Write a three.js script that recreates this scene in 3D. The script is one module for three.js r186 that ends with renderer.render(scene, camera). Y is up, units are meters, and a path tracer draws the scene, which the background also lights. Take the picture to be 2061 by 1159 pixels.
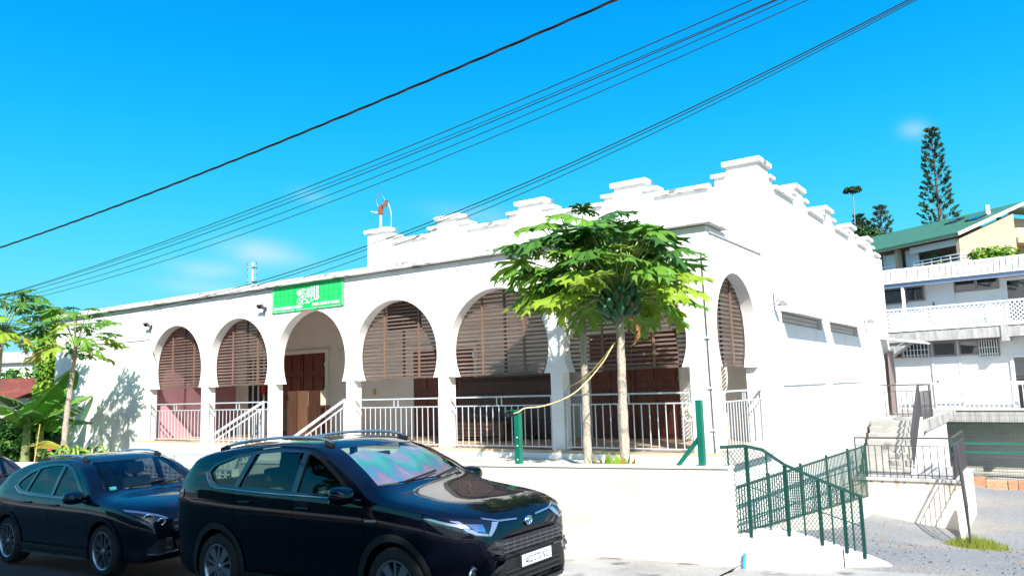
import * as THREE from 'three';
import { mergeGeometries, mergeVertices, toCreasedNormals } from 'three/addons/utils/BufferGeometryUtils.js';
import { RoundedBoxGeometry } from 'three/addons/geometries/RoundedBoxGeometry.js';
import { Brush, Evaluator, SUBTRACTION, INTERSECTION } from 'three-bvh-csg';

// ---------------------------------------------------------------- camera, sky, sun, exposure
const scene = new THREE.Scene();
const camera = new THREE.PerspectiveCamera(40.44, 2061 / 1159, 0.1, 600);
camera.position.set(0, 2.3, 0);
camera.quaternion.setFromRotationMatrix(new THREE.Matrix4().makeBasis(
  new THREE.Vector3(0.822934, -0.029133, -0.567390),
  new THREE.Vector3(0.096261, 0.991395, 0.088712),
  new THREE.Vector3(0.559923, -0.127621, 0.818657)));
const renderer = new THREE.WebGLRenderer({ antialias: true });
renderer.setSize(1024, 575);
renderer.toneMapping = THREE.LinearToneMapping;
const EXPOSURE = 2.0;
renderer.toneMappingExposure = EXPOSURE;
renderer.shadowMap.enabled = true;
const SUN = new THREE.Vector3(0.95, 1.08, 1).normalize();

let seed = 7;
const rnd = () => { seed = (seed * 1664525 + 1013904223) >>> 0; return seed / 4294967296; };
const rr = (a, b) => a + (b - a) * rnd();
// value noise, tileable with period p
function hash2(x, y, s) { let h = (x * 374761393 + y * 668265263 + s * 974711) | 0; h = Math.imul(h ^ (h >>> 13), 1274126177); return ((h ^ (h >>> 16)) >>> 0) / 4294967296; }
function vnoise(x, y, p, s) {
  const xi = Math.floor(x), yi = Math.floor(y), fx = x - xi, fy = y - yi, u = fx * fx * (3 - 2 * fx), v = fy * fy * (3 - 2 * fy);
  const m = (a) => ((a % p) + p) % p, a = hash2(m(xi), m(yi), s), b = hash2(m(xi + 1), m(yi), s), c = hash2(m(xi), m(yi + 1), s), d = hash2(m(xi + 1), m(yi + 1), s);
  return a + (b - a) * u + (c - a) * v + (a - b - c + d) * u * v;
}
function fbm(x, y, p, s, o = 4) { let t = 0, a = 0.5, n = 0; for (let i = 0; i < o; i++) { t += a * vnoise(x, y, p, s + i); n += a; x *= 2; y *= 2; p *= 2; a *= 0.5; } return t / n; }

{ // clear tropical sky: deep blue overhead, cyan towards the horizon, a few thin wisps
  const W = 1024, H = 512, data = new Float32Array(W * H * 4);
  const stops = [[-90, 0.10, 0.12, 0.12], [-3, 0.30, 0.50, 0.60], [0, 0.40, 0.90, 1.02], [4, 0.28, 0.86, 1.02], [7, 0.17, 0.81, 1.02], [10, 0.095, 0.745, 1.01], [13, 0.05, 0.66, 1.01], [16, 0.024, 0.585, 1.01], [19, 0.011, 0.52, 1.01], [23, 0.004, 0.44, 1.0], [28, 0.001, 0.36, 1.0], [50, 0.01, 0.22, 0.72], [90, 0.01, 0.17, 0.60]];
  const wisps = [[-52.3, 9.9, 2.6, 0.85, 0.5], [-55.8, 8.6, 2.2, 0.6, 0.3], [-56.4, 7.4, 2.4, 0.5, 0.28], [-6.1, 15.9, 0.8, 0.5, 0.26], [-49.1, 14.1, 1.2, 0.4, 0.18], [-37, 12.8, 3.2, 0.6, 0.2], [22, 14, 5, 1.2, 0.3], [70, 13, 7, 1.5, 0.4], [150, 16, 8, 1.6, 0.4], [-120, 14, 8, 1.4, 0.4]];
  for (let j = 0; j < H; j++) for (let i = 0; i < W; i++) {
    const el = -90 + 180 * (j + 0.5) / H, az = (i + 0.5) / W * 360; // three: u -> atan2(z,x)
    const lon = (az - 180) * Math.PI / 180, e = el * Math.PI / 180;
    const dir = [Math.cos(e) * Math.cos(lon), Math.sin(e), Math.cos(e) * Math.sin(lon)];
    let k = 0; while (k < stops.length - 2 && el > stops[k + 1][0]) k++;
    const a = stops[k], b = stops[k + 1]; let t = Math.min(1, Math.max(0, (el - a[0]) / (b[0] - a[0])));
    let c = [1, 2, 3].map((n) => a[n] + (b[n] - a[n]) * t);
    // forward scattering of the sunlight in the air round the sun
    const mu = dir[0] * SUN.x + dir[1] * SUN.y + dir[2] * SUN.z;
    if (el > -3) { const g = 0.72, mie = (1 - g * g) / Math.pow(1 + g * g - 2 * g * mu, 1.5) * 0.16 - 0.04; if (mie > 0) { c[0] += mie; c[1] += mie * 0.97; c[2] += mie * 0.92; } }
    const bear = Math.atan2(dir[0], -dir[2]) * 180 / Math.PI; // 0 = -z, positive to +x
    for (const w of wisps) {
      let dx = bear - w[0]; if (dx > 180) dx -= 360; if (dx < -180) dx += 360;
      const dy = el - w[1] + dx * 0.10, r = (dx / w[2]) ** 2 + (dy / w[3]) ** 2;
      if (r < 6) { const n = fbm(bear * 0.35 + 40, el * 1.6 + 30, 64, 3, 4), al = Math.max(0, w[4] * Math.exp(-r * 1.1) * (0.35 + 1.3 * n)); for (let q = 0; q < 3; q++) c[q] += (0.98 - c[q]) * Math.min(1, al); }
    }
    const o = (j * W + i) * 4; for (let q = 0; q < 3; q++) data[o + q] = c[q] / EXPOSURE; data[o + 3] = 1;
  }
  const tex = new THREE.DataTexture(data, W, H, THREE.RGBAFormat, THREE.FloatType);
  tex.mapping = THREE.EquirectangularReflectionMapping; tex.magFilter = THREE.LinearFilter; tex.needsUpdate = true;
  scene.background = tex; scene.environment = tex;
}
const sun = new THREE.DirectionalLight(new THREE.Color().setRGB(1, 0.955, 0.875), 5);
sun.position.copy(SUN).multiplyScalar(60).add(new THREE.Vector3(-8, 0, -14));
sun.target.position.set(-8, 0, -14);
sun.castShadow = true; sun.shadow.mapSize.set(4096, 4096);
Object.assign(sun.shadow.camera, { left: -40, right: 40, top: 40, bottom: -40, near: 1, far: 160 });
scene.add(sun, sun.target);

// ---------------------------------------------------------------- helpers
const names = new Map();
function numbered(n) { const k = names.get(n) || 0; names.set(n, k + 1); return k ? n + '_' + String(k).padStart(3, '0') : n; }
function tag(o, label, category, group, kind) { Object.assign(o.userData, { label, category }); if (group) o.userData.group = group; if (kind) o.userData.kind = kind; return o; }
function thing(name, label, category, pos = [0, 0, 0], group) { const o = new THREE.Group(); o.name = numbered(name); o.position.set(...pos); scene.add(o); return tag(o, label, category, group); }
function part(name, geo, mat, parent) { const m = new THREE.Mesh(geo, mat); m.name = name; parent.add(m); return m; }
function one(name, geo, mat, label, category, group) { const m = new THREE.Mesh(geo, mat); m.name = numbered(name); scene.add(m); return tag(m, label, category, group); }
function struct(name, geo, mat) { const m = new THREE.Mesh(geo, mat); m.name = numbered(name); m.userData.kind = 'structure'; m.userData.label = name.replace(/_/g, ' '); scene.add(m); return m; }
const V = (x, y, z) => new THREE.Vector3(x, y, z);
// uv in metres from the dominant axis of each face
function muv(g, s = 1) {
  if (g.index) g = g.toNonIndexed();
  const p = g.attributes.position, uv = new Float32Array(p.count * 2), a = V(), b = V(), c = V(), n = V();
  for (let i = 0; i < p.count; i += 3) {
    a.fromBufferAttribute(p, i); b.fromBufferAttribute(p, i + 1); c.fromBufferAttribute(p, i + 2);
    n.copy(b).sub(a).cross(c.clone().sub(a)); const x = Math.abs(n.x), y = Math.abs(n.y), z = Math.abs(n.z);
    [a, b, c].forEach((q, k) => { const [u, v] = y >= x && y >= z ? [q.x, q.z] : x >= z ? [q.z, q.y] : [q.x, q.y]; uv[(i + k) * 2] = u * s; uv[(i + k) * 2 + 1] = v * s; });
  }
  g.setAttribute('uv', new THREE.BufferAttribute(uv, 2)); return g;
}
function box(x0, x1, y0, y1, z0, z1) { const g = new THREE.BoxGeometry(Math.abs(x1 - x0), Math.abs(y1 - y0), Math.abs(z1 - z0)); g.translate((x0 + x1) / 2, (y0 + y1) / 2, (z0 + z1) / 2); return muv(g); }
function rbox(x0, x1, y0, y1, z0, z1, r = 0.015, seg = 2) { const g = new RoundedBoxGeometry(Math.abs(x1 - x0), Math.abs(y1 - y0), Math.abs(z1 - z0), seg, r); g.translate((x0 + x1) / 2, (y0 + y1) / 2, (z0 + z1) / 2); return muv(g); }
function cyl(a, b, r, r2 = r, n = 8) { const d = b.clone().sub(a), g = new THREE.CylinderGeometry(r2, r, d.length(), n); g.applyQuaternion(new THREE.Quaternion().setFromUnitVectors(V(0, 1, 0), d.clone().normalize())); g.translate((a.x + b.x) / 2, (a.y + b.y) / 2, (a.z + b.z) / 2); return g; }
// square or flat bar from a to b: w across (horizontal), h along the other way
function bar(a, b, w, h) {
  const d = b.clone().sub(a), L = d.length(), x = d.clone().normalize(), up = Math.abs(x.y) > 0.95 ? V(0, 0, 1) : V(0, 1, 0), z = x.clone().cross(up).normalize(), y = z.clone().cross(x);
  const g = new THREE.BoxGeometry(L, h, w); g.applyMatrix4(new THREE.Matrix4().makeBasis(x, y, z)); g.translate((a.x + b.x) / 2, (a.y + b.y) / 2, (a.z + b.z) / 2); return muv(g);
}
function tube(pts, r, n = 32, k = 6, closed = false) { return new THREE.TubeGeometry(new THREE.CatmullRomCurve3(pts.map((p) => p.isVector3 ? p : V(...p)), closed), n, r, k, closed); }
const clean = (g) => { g = g.index ? g.toNonIndexed() : g; for (const k of Object.keys(g.attributes)) if (!['position', 'normal', 'uv'].includes(k)) g.deleteAttribute(k); if (!g.attributes.normal) g.computeVertexNormals(); if (!g.attributes.uv) muv(g); return g; };
const merge = (a) => mergeGeometries(a.map(clean), false);
function poly(pts) { const s = new THREE.Shape(); pts.forEach(([x, y], i) => i ? s.lineTo(x, y) : s.moveTo(x, y)); s.closePath(); return s; }
function prism(pts, depth, holes = []) { const s = poly(pts); for (const h of holes) s.holes.push(h); const g = new THREE.ExtrudeGeometry(s, { depth, bevelEnabled: false, curveSegments: 24 }); return muv(g); }

// ---------------------------------------------------------------- procedural textures and materials
function tex(N, fn, srgb = true, rep = 1) {
  const d = new Uint8Array(N * N * 4);
  for (let j = 0; j < N; j++) for (let i = 0; i < N; i++) { const c = fn(i / N, j / N), o = (j * N + i) * 4; for (let q = 0; q < 3; q++) d[o + q] = Math.max(0, Math.min(255, (Array.isArray(c) ? c[q] : c) * 255)); d[o + 3] = 255; }
  const t = new THREE.DataTexture(d, N, N); t.wrapS = t.wrapT = THREE.RepeatWrapping; t.magFilter = THREE.LinearFilter; t.minFilter = THREE.LinearMipmapLinearFilter; t.generateMipmaps = true;
  if (srgb) t.colorSpace = THREE.SRGBColorSpace; t.repeat.set(rep, rep); t.needsUpdate = true; return t;
}
const mixc = (a, b, t) => a.map((v, i) => v + (b[i] - v) * t);
const S = (r, g, b) => [r, g, b].map((v) => v <= 0.0031308 ? v * 12.92 : 1.055 * Math.pow(v, 1 / 2.4) - 0.055); // linear -> srgb
const lin = (r, g, b) => new THREE.Color().setRGB(r, g, b);
const std = (o) => new THREE.MeshStandardMaterial(o);
const phys = (o) => new THREE.MeshPhysicalMaterial(o);
const grime = (base, dirt, amt, s, rep) => tex(512, (u, v) => { const n = fbm(u * 6, v * 6, 6, s, 5), m = fbm(u * 40, v * 40, 40, s + 9, 3); return S(...mixc(base, dirt, Math.min(1, Math.max(0, (n - 0.5) * 2.2 * amt + (m - 0.5) * amt * 0.7)))); }, true, rep);
const bumpN = tex(512, (u, v) => fbm(u * 64, v * 64, 64, 31, 4), false, 1);
const M = {};
M.plaster = std({ map: grime([0.80, 0.785, 0.76], [0.66, 0.63, 0.58], 0.7, 3, 0.3), roughness: 0.92, bumpMap: bumpN, bumpScale: 0.004 });
M.plasterCream = std({ map: grime([0.60, 0.55, 0.485], [0.49, 0.44, 0.375], 0.8, 5, 0.35), roughness: 0.92, bumpMap: bumpN, bumpScale: 0.005 });
M.inner = std({ map: grime([0.76, 0.73, 0.69], [0.64, 0.60, 0.55], 0.6, 8, 0.4), roughness: 0.9 });
M.pink = std({ map: grime([0.50, 0.25, 0.29], [0.38, 0.17, 0.20], 0.6, 9, 0.5), roughness: 0.85 });
// coping: white with dark lichen stains in blotches
M.coping = std({ map: tex(512, (u, v) => { const n = fbm(u * 14, v * 20, 20, 51, 4), w = fbm(u * 3, v * 3, 3, 77, 3); const k = Math.min(1, Math.max(0, (n - 0.55) * 10)) * Math.min(1, Math.max(0, (w - 0.42) * 7)); return S(...mixc([0.74, 0.72, 0.68], [0.10, 0.095, 0.085], k * 0.85)); }, true, 0.4), roughness: 0.95 });
M.floorTile = std({ map: grime([0.50, 0.36, 0.24], [0.36, 0.24, 0.15], 0.9, 15, 0.7), roughness: 0.55 });
M.slat = std({ map: tex(256, (u, v) => { const n = fbm(u * 3, v * 60, 60, 21, 3); return S(...mixc([0.145, 0.098, 0.08], [0.085, 0.055, 0.044], n)); }, true, 1), roughness: 0.7 });
M.slats = [[0.17, 0.12, 0.10], [0.20, 0.145, 0.12], [0.145, 0.10, 0.08], [0.185, 0.14, 0.12]].map((c, i) => std({ map: tex(128, (u, v) => { const n = fbm(u * 3, v * 60, 60, 221 + i * 7, 3); return S(...mixc(c, c.map((q) => q * 0.58), n)); }, true, 1), roughness: 0.7 }));
M.post = std({ map: tex(256, (u, v) => { const n = fbm(u * 60, v * 3, 60, 25, 3); return S(...mixc([0.21, 0.125, 0.085], [0.13, 0.075, 0.05], n)); }, true, 1), roughness: 0.65 });
const woodT = (a, b, s, ku = 40, kv = 2.5) => tex(512, (u, v) => { const w = fbm(u * 4, v * 2, 4, s + 3, 3), n = fbm(u * ku + w * 3, v * kv, ku, s, 4); return S(...mixc(a, b, Math.min(1, Math.max(0, (n - 0.25) * 1.6)))); }, true, 1);
M.door = std({ map: woodT([0.19, 0.045, 0.022], [0.085, 0.018, 0.010], 41), roughness: 0.42 });
M.cabinet = std({ map: woodT([0.075, 0.03, 0.02], [0.035, 0.014, 0.01], 43), roughness: 0.45 });
M.crate = std({ map: woodT([0.065, 0.026, 0.013], [0.038, 0.015, 0.008], 45, 20, 2), roughness: 0.55 });
M.plank = std({ map: woodT([0.105, 0.046, 0.021], [0.065, 0.028, 0.013], 47, 20, 2), roughness: 0.6 });
M.galv = std({ color: lin(0.60, 0.63, 0.67), metalness: 0.3, roughness: 0.42, roughnessMap: bumpN });
M.whiteMetal = std({ color: lin(0.74, 0.74, 0.74), roughness: 0.5 });
M.green = std({ map: grime([0.004, 0.135, 0.088], [0.004, 0.09, 0.06], 0.8, 61, 1), roughness: 0.38 });
M.greenRail = std({ color: lin(0.004, 0.045, 0.036), roughness: 0.4 });
M.greenDark = std({ color: lin(0.006, 0.055, 0.045), roughness: 0.45 });
M.black = std({ color: lin(0.018, 0.018, 0.02), roughness: 0.5 });
M.rail = std({ color: lin(0.05, 0.045, 0.05), roughness: 0.45 });
M.asphalt = std({ map: tex(512, (u, v) => { const a = fbm(u * 160, v * 160, 160, 70, 2), b = fbm(u * 5, v * 5, 5, 72, 4), k = 0.014 + 0.024 * a + 0.018 * (b - 0.5); return S(k * 1.02, k, k * 0.98); }, true, 0.28), roughness: 0.93, bumpMap: bumpN, bumpScale: 0.006 });
M.concrete = std({ map: tex(512, (u, v) => { const a = fbm(u * 120, v * 120, 120, 80, 2), b = fbm(u * 6, v * 6, 6, 82, 5), st = Math.max(0, fbm(u * 9, v * 9, 9, 85, 4) - 0.58) * 2.2, k = 0.34 + 0.10 * (a - 0.5) + 0.22 * (b - 0.5) - st * 0.5; return S(k * 1.02, k, k * 0.94); }, true, 0.3), roughness: 0.95, bumpMap: bumpN, bumpScale: 0.004 });
M.concreteDark = std({ map: tex(512, (u, v) => { const a = fbm(u * 60, v * 60, 60, 90, 2), b = fbm(u * 24, v * 3, 24, 92, 4), k = 0.36 + 0.06 * (a - 0.5) + 0.32 * (b - 0.5); return S(k * 1.02, k, k * 0.97); }, true, 0.5), roughness: 0.95 });
M.gravel = std({ map: tex(512, (u, v) => { const a = fbm(u * 190, v * 190, 190, 100, 2), c = vnoise(u * 300, v * 300, 300, 105), b = fbm(u * 4, v * 4, 4, 102, 4), k = 0.235 + 0.17 * (a - 0.45) + 0.09 * (c - 0.5) + 0.10 * (b - 0.5); return S(...mixc([k * 0.98, k * 1.0, k * 1.02], [k * 1.1, k * 0.98, k * 0.8], Math.max(0, b - 0.5) * 3)); }, true, 0.22), roughness: 0.97, bumpMap: bumpN, bumpScale: 0.02 });
M.soil = std({ map: grime([0.16, 0.12, 0.085], [0.08, 0.06, 0.04], 1, 110, 0.6), roughness: 1 });
M.terrace = std({ map: grime([0.55, 0.52, 0.47], [0.38, 0.35, 0.30], 1, 112, 0.4), roughness: 0.95 });
M.bark = std({ map: tex(256, (u, v) => { const n = fbm(u * 20, v * 20, 20, 120, 4), r = vnoise(u * 12, v * 24, 24, 125); return S(...mixc([0.60, 0.52, 0.43], [0.36, 0.29, 0.23], Math.min(1, n * 0.7 + (r > 0.62 ? 0.5 : 0)))); }, true, 1), roughness: 0.9, bumpMap: bumpN, bumpScale: 0.012 });
M.barkDark = std({ color: lin(0.09, 0.07, 0.05), roughness: 0.95 });
const leafMat = (r, g, b, tr = 0.35, ro = 0.55) => phys({ color: lin(r, g, b), roughness: ro, transmission: tr, thickness: 0, side: THREE.DoubleSide, specularIntensity: 0.5 });
M.leafA = leafMat(0.065, 0.19, 0.018); M.leafB = leafMat(0.12, 0.28, 0.02); M.leafC = leafMat(0.25, 0.38, 0.025); M.leafD = leafMat(0.04, 0.135, 0.02);
M.leafYellow = leafMat(0.36, 0.36, 0.04); M.leafDry = leafMat(0.30, 0.17, 0.06, 0.2, 0.9);
M.petiole = std({ color: lin(0.28, 0.36, 0.10), roughness: 0.6 });
M.glassDark = phys({ color: lin(0.012, 0.016, 0.02), roughness: 0.03, specularIntensity: 1, clearcoat: 1, clearcoatRoughness: 0.02 });
M.pane = phys({ color: lin(0.78, 0.86, 0.84), roughness: 0.02, transmission: 1, thickness: 0, ior: 1.5 });
M.chrome = std({ color: lin(0.82, 0.83, 0.85), metalness: 1, roughness: 0.12 });
// ---------------------------------------------------------------- the white arcaded building
const FL = 1.13, ZF = -12.85, TW = 0.25, XC = -4.7, SPR = 2.58;
const ARCH = [-20.40, -17.60, -14.80, -12.02, -9.22, -6.41];
function archPath(c, R, cy, half) { // horseshoe opening down to the veranda floor, clockwise hole
  const p = new THREE.Path(), chord = Math.sqrt(R * R - (cy - SPR) ** 2), a0 = Math.atan2(SPR - cy, -chord), a1 = Math.atan2(SPR - cy, chord);
  p.moveTo(c - half, FL); p.lineTo(c - half, SPR); p.lineTo(c - chord, SPR);
  p.absarc(c, cy, R, a0 + Math.PI * 2, a1, true); p.lineTo(c + half, SPR); p.lineTo(c + half, FL); p.closePath(); return p;
}
const sideM = new THREE.Matrix4().makeBasis(V(0, 0, -1), V(0, 1, 0), V(1, 0, 0));
const toSide = (g, x) => { g.applyMatrix4(sideM); g.translate(x, 0, 0); return muv(g); };
const rectHole = (a, b, c, d) => { const p = new THREE.Path(); p.moveTo(a, c); p.lineTo(a, d); p.lineTo(b, d); p.lineTo(b, c); p.closePath(); return p; };
const hall = thing('arcaded_hall', 'long white hall with horseshoe arches and stepped parapet piers', 'building', [0, 0, 0]);
{
  const s = poly([[-27.25, -0.5], [XC - 0.003, -0.5], [XC - 0.003, 5.0], [-27.25, 5.0]]);
  for (const c of ARCH) s.holes.push(archPath(c, 1.24, 3.1, 1.27));
  const g = new THREE.ExtrudeGeometry(s, { depth: TW, bevelEnabled: true, bevelSize: 0.008, bevelThickness: 0.008, bevelOffset: -0.008, bevelSegments: 1, curveSegments: 56 }); g.translate(0, 0, ZF - TW);
  part('front_wall', muv(g), M.plaster, hall);
  const s2 = poly([[13.10, -2.2], [30.5, -2.2], [30.5, 6.5], [16.14, 6.5], [16.14, 5.0], [13.10, 5.0]]);
  s2.holes.push(archPath(14.22, 1.12, 3.18, 1.06), rectHole(17.1, 20.65, 3.52, 3.8), rectHole(21.55, 25.05, 3.52, 3.8));
  const g2 = new THREE.ExtrudeGeometry(s2, { depth: TW, bevelEnabled: false, curveSegments: 56 });
  part('side_wall', toSide(g2, XC - TW), M.plaster, hall);
  part('back_wall', box(-21.95, XC - TW, FL - 0.1, 4.86, -16.14, -16.0), M.inner, hall);
  part('parapet_wall', box(-16.1, XC - TW, 4.86, 6.5, -16.39, -16.14), M.plaster, hall);
  part('left_wall', box(-27.25, -27.0, -0.5, 5.0, -30.5, ZF - TW), M.plaster, hall);
  part('hall_left_wall', box(-16.1, -15.85, 4.9, 6.5, -30.5, -16.39), M.plaster, hall);
  part('rear_wall', box(-27.0, XC - TW, -2.0, 6.5, -30.5, -30.25), M.plaster, hall);
  part('veranda_end_wall', box(-22.1, -21.95, FL - 0.1, 4.86, -16.14, ZF - TW), M.pink, hall);
  part('roof', box(-27.0, XC - TW, 4.86, 4.98, -16.14, ZF - TW), M.inner, hall);
  part('roof', box(-27.0, -16.1, 4.86, 4.98, -30.25, -16.14), M.terrace, hall);
  part('roof', box(-15.85, XC - TW, 6.0, 6.1, -30.25, -16.39), M.terrace, hall);
  part('veranda_floor', box(-22.0, XC + 0.02, FL - 0.25, FL, -16.0, ZF + 0.12), M.floorTile, hall);
  part('plinth', box(-22.3, XC + 0.05, -0.3, FL - 0.05, ZF + 0.002, ZF + 0.16), M.plaster, hall);
  part('side_plinth', box(XC + 0.002, XC + 0.16, FL - 0.2, FL + 0.05, -15.55, ZF - 0.0), M.plasterCream, hall);
  part('cornice', rbox(-27.42, XC + 0.12, 5.02, 5.15, ZF - 0.4, ZF + 0.14, 0.012), M.coping, hall);
  part('cornice_return', rbox(XC - 0.25, XC + 0.118, 5.022, 5.148, ZF - 0.85, ZF - 0.4, 0.012), M.coping, hall);
  // parapet copings between the piers, and the stepped piers
  const frontP = [-15.68, -13.05, -10.4, -7.68, -5.06], sideP = [-16.52, -19.40, -22.42, -25.50, -28.26];
  for (let i = 0; i < 4; i++) part('parapet_coping', rbox(frontP[i] + 0.68, frontP[i + 1] - 0.68, 6.5, 6.585, -16.46, -16.05, 0.01), M.coping, hall);
  for (let i = 0; i < 5; i++) part('parapet_coping', rbox(XC - 0.33, XC + 0.09, 6.5, 6.585, Math.max(sideP[i + 1] || -30.55, -30.55) + 0.68, sideP[i] - 0.68, 0.01), M.coping, hall);
  const pier = (x0, x1, z0, z1, sides) => { // x0..x1, z0..z1 the central block; shoulders on the named sides
    const p = part('parapet_pier', box(x0, x1, 6.5, 6.88, z0, z1), M.plaster, hall); part('pier_coping', rbox(x0 - 0.08, x1 + 0.08, 6.88, 6.985, z0 - 0.08, z1 + 0.08, 0.012), M.coping, p);
    const sh = (a0, a1, b0, b1, e) => { part('pier_shoulder', box(a0, a1, 6.5, 6.68, b0, b1), M.plaster, p); part('shoulder_coping', rbox(a0 - e[0], a1 + e[1], 6.68, 6.755, b0 - e[2], b1 + e[3], 0.01), M.coping, p); };
    if (sides.includes('l')) sh(x0 - 0.27, x0, z0, z1, [0.07, 0, 0.07, 0.07]); if (sides.includes('r')) sh(x1, x1 + 0.27, z0, z1, [0, 0.07, 0.07, 0.07]);
    if (sides.includes('b')) sh(x0, x1, z0 - 0.27, z0, [0.07, 0.07, 0.07, 0]); if (sides.includes('f')) sh(x0, x1, z1, z1 + 0.27, [0.07, 0.07, 0, 0.07]);
  };
  pier(-16.1, -15.3, -16.39, -16.139, 'r');
  for (const x of [-13.05, -10.4, -7.68]) pier(x - 0.38, x + 0.38, -16.39, -16.139, 'lr');
  pier(XC - 0.67, XC + 0.001, -16.85, -16.139, 'lb');
  for (const z of sideP.slice(1)) pier(XC - 0.25, XC + 0.001, z - 0.36, z + 0.36, 'bf');
  // drain pipe at the corner, thin conduits
  const pipe = tube([[XC - 0.1, 4.55, ZF + 0.03], [XC - 0.08, 3.0, ZF + 0.03], [XC - 0.06, 0.95, ZF + 0.03]], 0.009, 12, 6); part('conduit', pipe, M.rail, hall);
  part('conduit_clip', merge([3.05, 2.2, 1.5].map((y) => box(XC - 0.11, XC - 0.03, y, y + 0.03, ZF + 0.01, ZF + 0.045))), M.whiteMetal, hall);
  part('side_flashing', bar(V(XC + 0.012, 4.9, -12.95), V(XC + 0.012, 4.88, -15.9), 0.02, 0.035), M.concreteDark, hall);
  part('wall_cable', tube([[-21.7, 4.02, ZF + 0.012], [-22.6, 4.02, ZF + 0.012], [-24.2, 4.05, ZF + 0.012], [-25.2, 4.1, ZF + 0.012]], 0.011, 20, 5), M.rail, hall);
  part('wall_cable', tube([[-21.7, 4.02, ZF + 0.012], [-21.55, 3.7, ZF + 0.012], [-21.42, 3.55, ZF + 0.012]], 0.011, 8, 5), M.rail, hall);
  // high louvred vents with sloping hoods on the side wall, and the two thin ledges below
  for (const [a, b] of [[-17.1, -20.65], [-21.55, -25.05]]) {
    const v = part('vent_opening', box(XC - 0.24, XC - 0.2, 3.52, 3.8, b, a), M.black, hall);
    for (let k = 0; k < 3; k++) { const s = new THREE.BoxGeometry(0.012, 0.1, a - b - 0.03); s.rotateZ(0.45); s.translate(XC - 0.1, 3.56 + k * 0.085, (a + b) / 2); part('vent_slat', muv(s), M.whiteMetal, v); }
    part('vent_frame', merge([box(XC - 0.16, XC + 0.012, 3.5, 3.522, b - 0.02, a + 0.02), box(XC - 0.16, XC + 0.012, 3.522, 3.8, a - 0.001, a + 0.02), box(XC - 0.16, XC + 0.012, 3.522, 3.8, b - 0.02, b + 0.001)]), M.whiteMetal, v);
    const h = prism([[0, 0], [0.42, -0.13], [0.42, -0.165], [0, -0.06]], a - b + 0.12); h.translate(XC + 0.002, 3.86, b - 0.06); part('vent_hood', muv(h), M.coping, v);
    part('sill_ledge', box(XC + 0.001, XC + 0.04, 2.2, 2.225, b + 0.05, a + 0.2), M.plaster, hall);
  }
  // louvre screens behind the arches
  const slatG = box(-1.3, 1.3, -0.018, 0.018, -0.011, 0.011);
  const screen = (c, side) => {
    const z = ZF - TW - 0.045, L = side ? 1.12 : 1.3;
    const put = (g) => side ? toSide((g.translate(c, 0, 0), g), XC - TW - 0.045) : (g.translate(c, 0, z), g);
    const f = part('louvre_screen', put(box(-L, L, 2.585, 2.64, -0.014, 0.02)), M.slat, hall);
    for (let y = 2.685; y < 4.42; y += 0.083) {
      const m = part('slat', slatG, M.slats[Math.floor(rnd() * 4)], f);
      if (side) { m.rotation.y = Math.PI / 2; m.scale.x = L / 1.3; m.position.set(XC - TW - 0.045, y + rr(-0.004, 0.004), -c); } else m.position.set(c, y + rr(-0.005, 0.005), z);
      m.rotation.z = rr(-0.005, 0.005);
    }
    const zz = side ? 0.03 : 0.03;
    for (const dx of side ? [-0.4, 0.42] : [-0.53, 0.51]) part('post', put(box(dx - 0.02, dx + 0.02, 2.6, 4.3, zz - 0.012, zz + 0.018)), M.post, f);
    part('post', put(box(-0.02, 0.02, 2.6, 4.4, -0.06, -0.013)), M.cabinet, f);
  };
  [0, 1, 3, 4, 5].forEach((i) => screen(ARCH[i])); screen(14.22, true);
  // panelled double doors in the back wall
  const dpg = rbox(-0.3, 0.3, -0.27, 0.27, 0, 0.03, 0.012);
  const door = (x0, x1, top) => {
    const d = part('double_door', box(x0, x1, FL, top, -15.999, -15.95), M.door, hall), w = (x1 - x0) / 2;
    for (const k of [0, 1]) for (let c = 0; c < 2; c++) for (let r = 0; r < 4; r++) { const m = part('door_panel', dpg, M.door, d), ph = (top - FL) / 4; m.position.set(x0 + k * w + w * (0.27 + 0.46 * c), FL + ph * (r + 0.5), -15.952); m.scale.set(w * 0.19 / 0.3 * 0.98, ph * 0.36 / 0.27, 1); }
    part('centre_strip', box((x0 + x1) / 2 - 0.03, (x0 + x1) / 2 + 0.03, FL, top, -15.95, -15.925), M.door, d);
    part('door_frame', merge([box(x0 - 0.11, x0, FL, top + 0.11, -15.998, -15.93), box(x1, x1 + 0.11, FL, top + 0.11, -15.998, -15.93), box(x0, x1, top, top + 0.11, -15.998, -15.93)]), M.inner, d);
    for (const y of [0.5, 1.25, 2.0]) part("hinge", box(x1 - 0.02, x1 + 0.02, FL + y, FL + y + 0.1, -15.93, -15.915), M.chrome, d);
  };
  door(-19.62, -17.66, 3.52); door(-14.2, -12.15, 3.4); door(-8.78, -6.62, 3.46);
  part('notice_board', box(-15.15, -13.95, 4.0, 4.75, -15.998, -15.95), M.cabinet, hall);
  part('meter_cupboard', rbox(-17.2, -16.35, 2.75, 3.55, -15.998, -15.93, 0.01), M.inner, hall);
  part('wall_switch', rbox(-15.75, -15.65, 2.25, 2.4, -15.998, -15.975, 0.006), std({ color: lin(0.5, 0.36, 0.08), roughness: 0.5 }), hall);
  part('wall_trunking', box(-11.9, -6.9 - 2.1, 2.66, 2.7, -15.998, -15.97), M.whiteMetal, hall);
  // window with bars seen through the second arch
  const bw = part('barred_window', box(-21.3, -20.2, 1.9, 3.5, -15.998, -15.965), M.black, hall);
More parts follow.
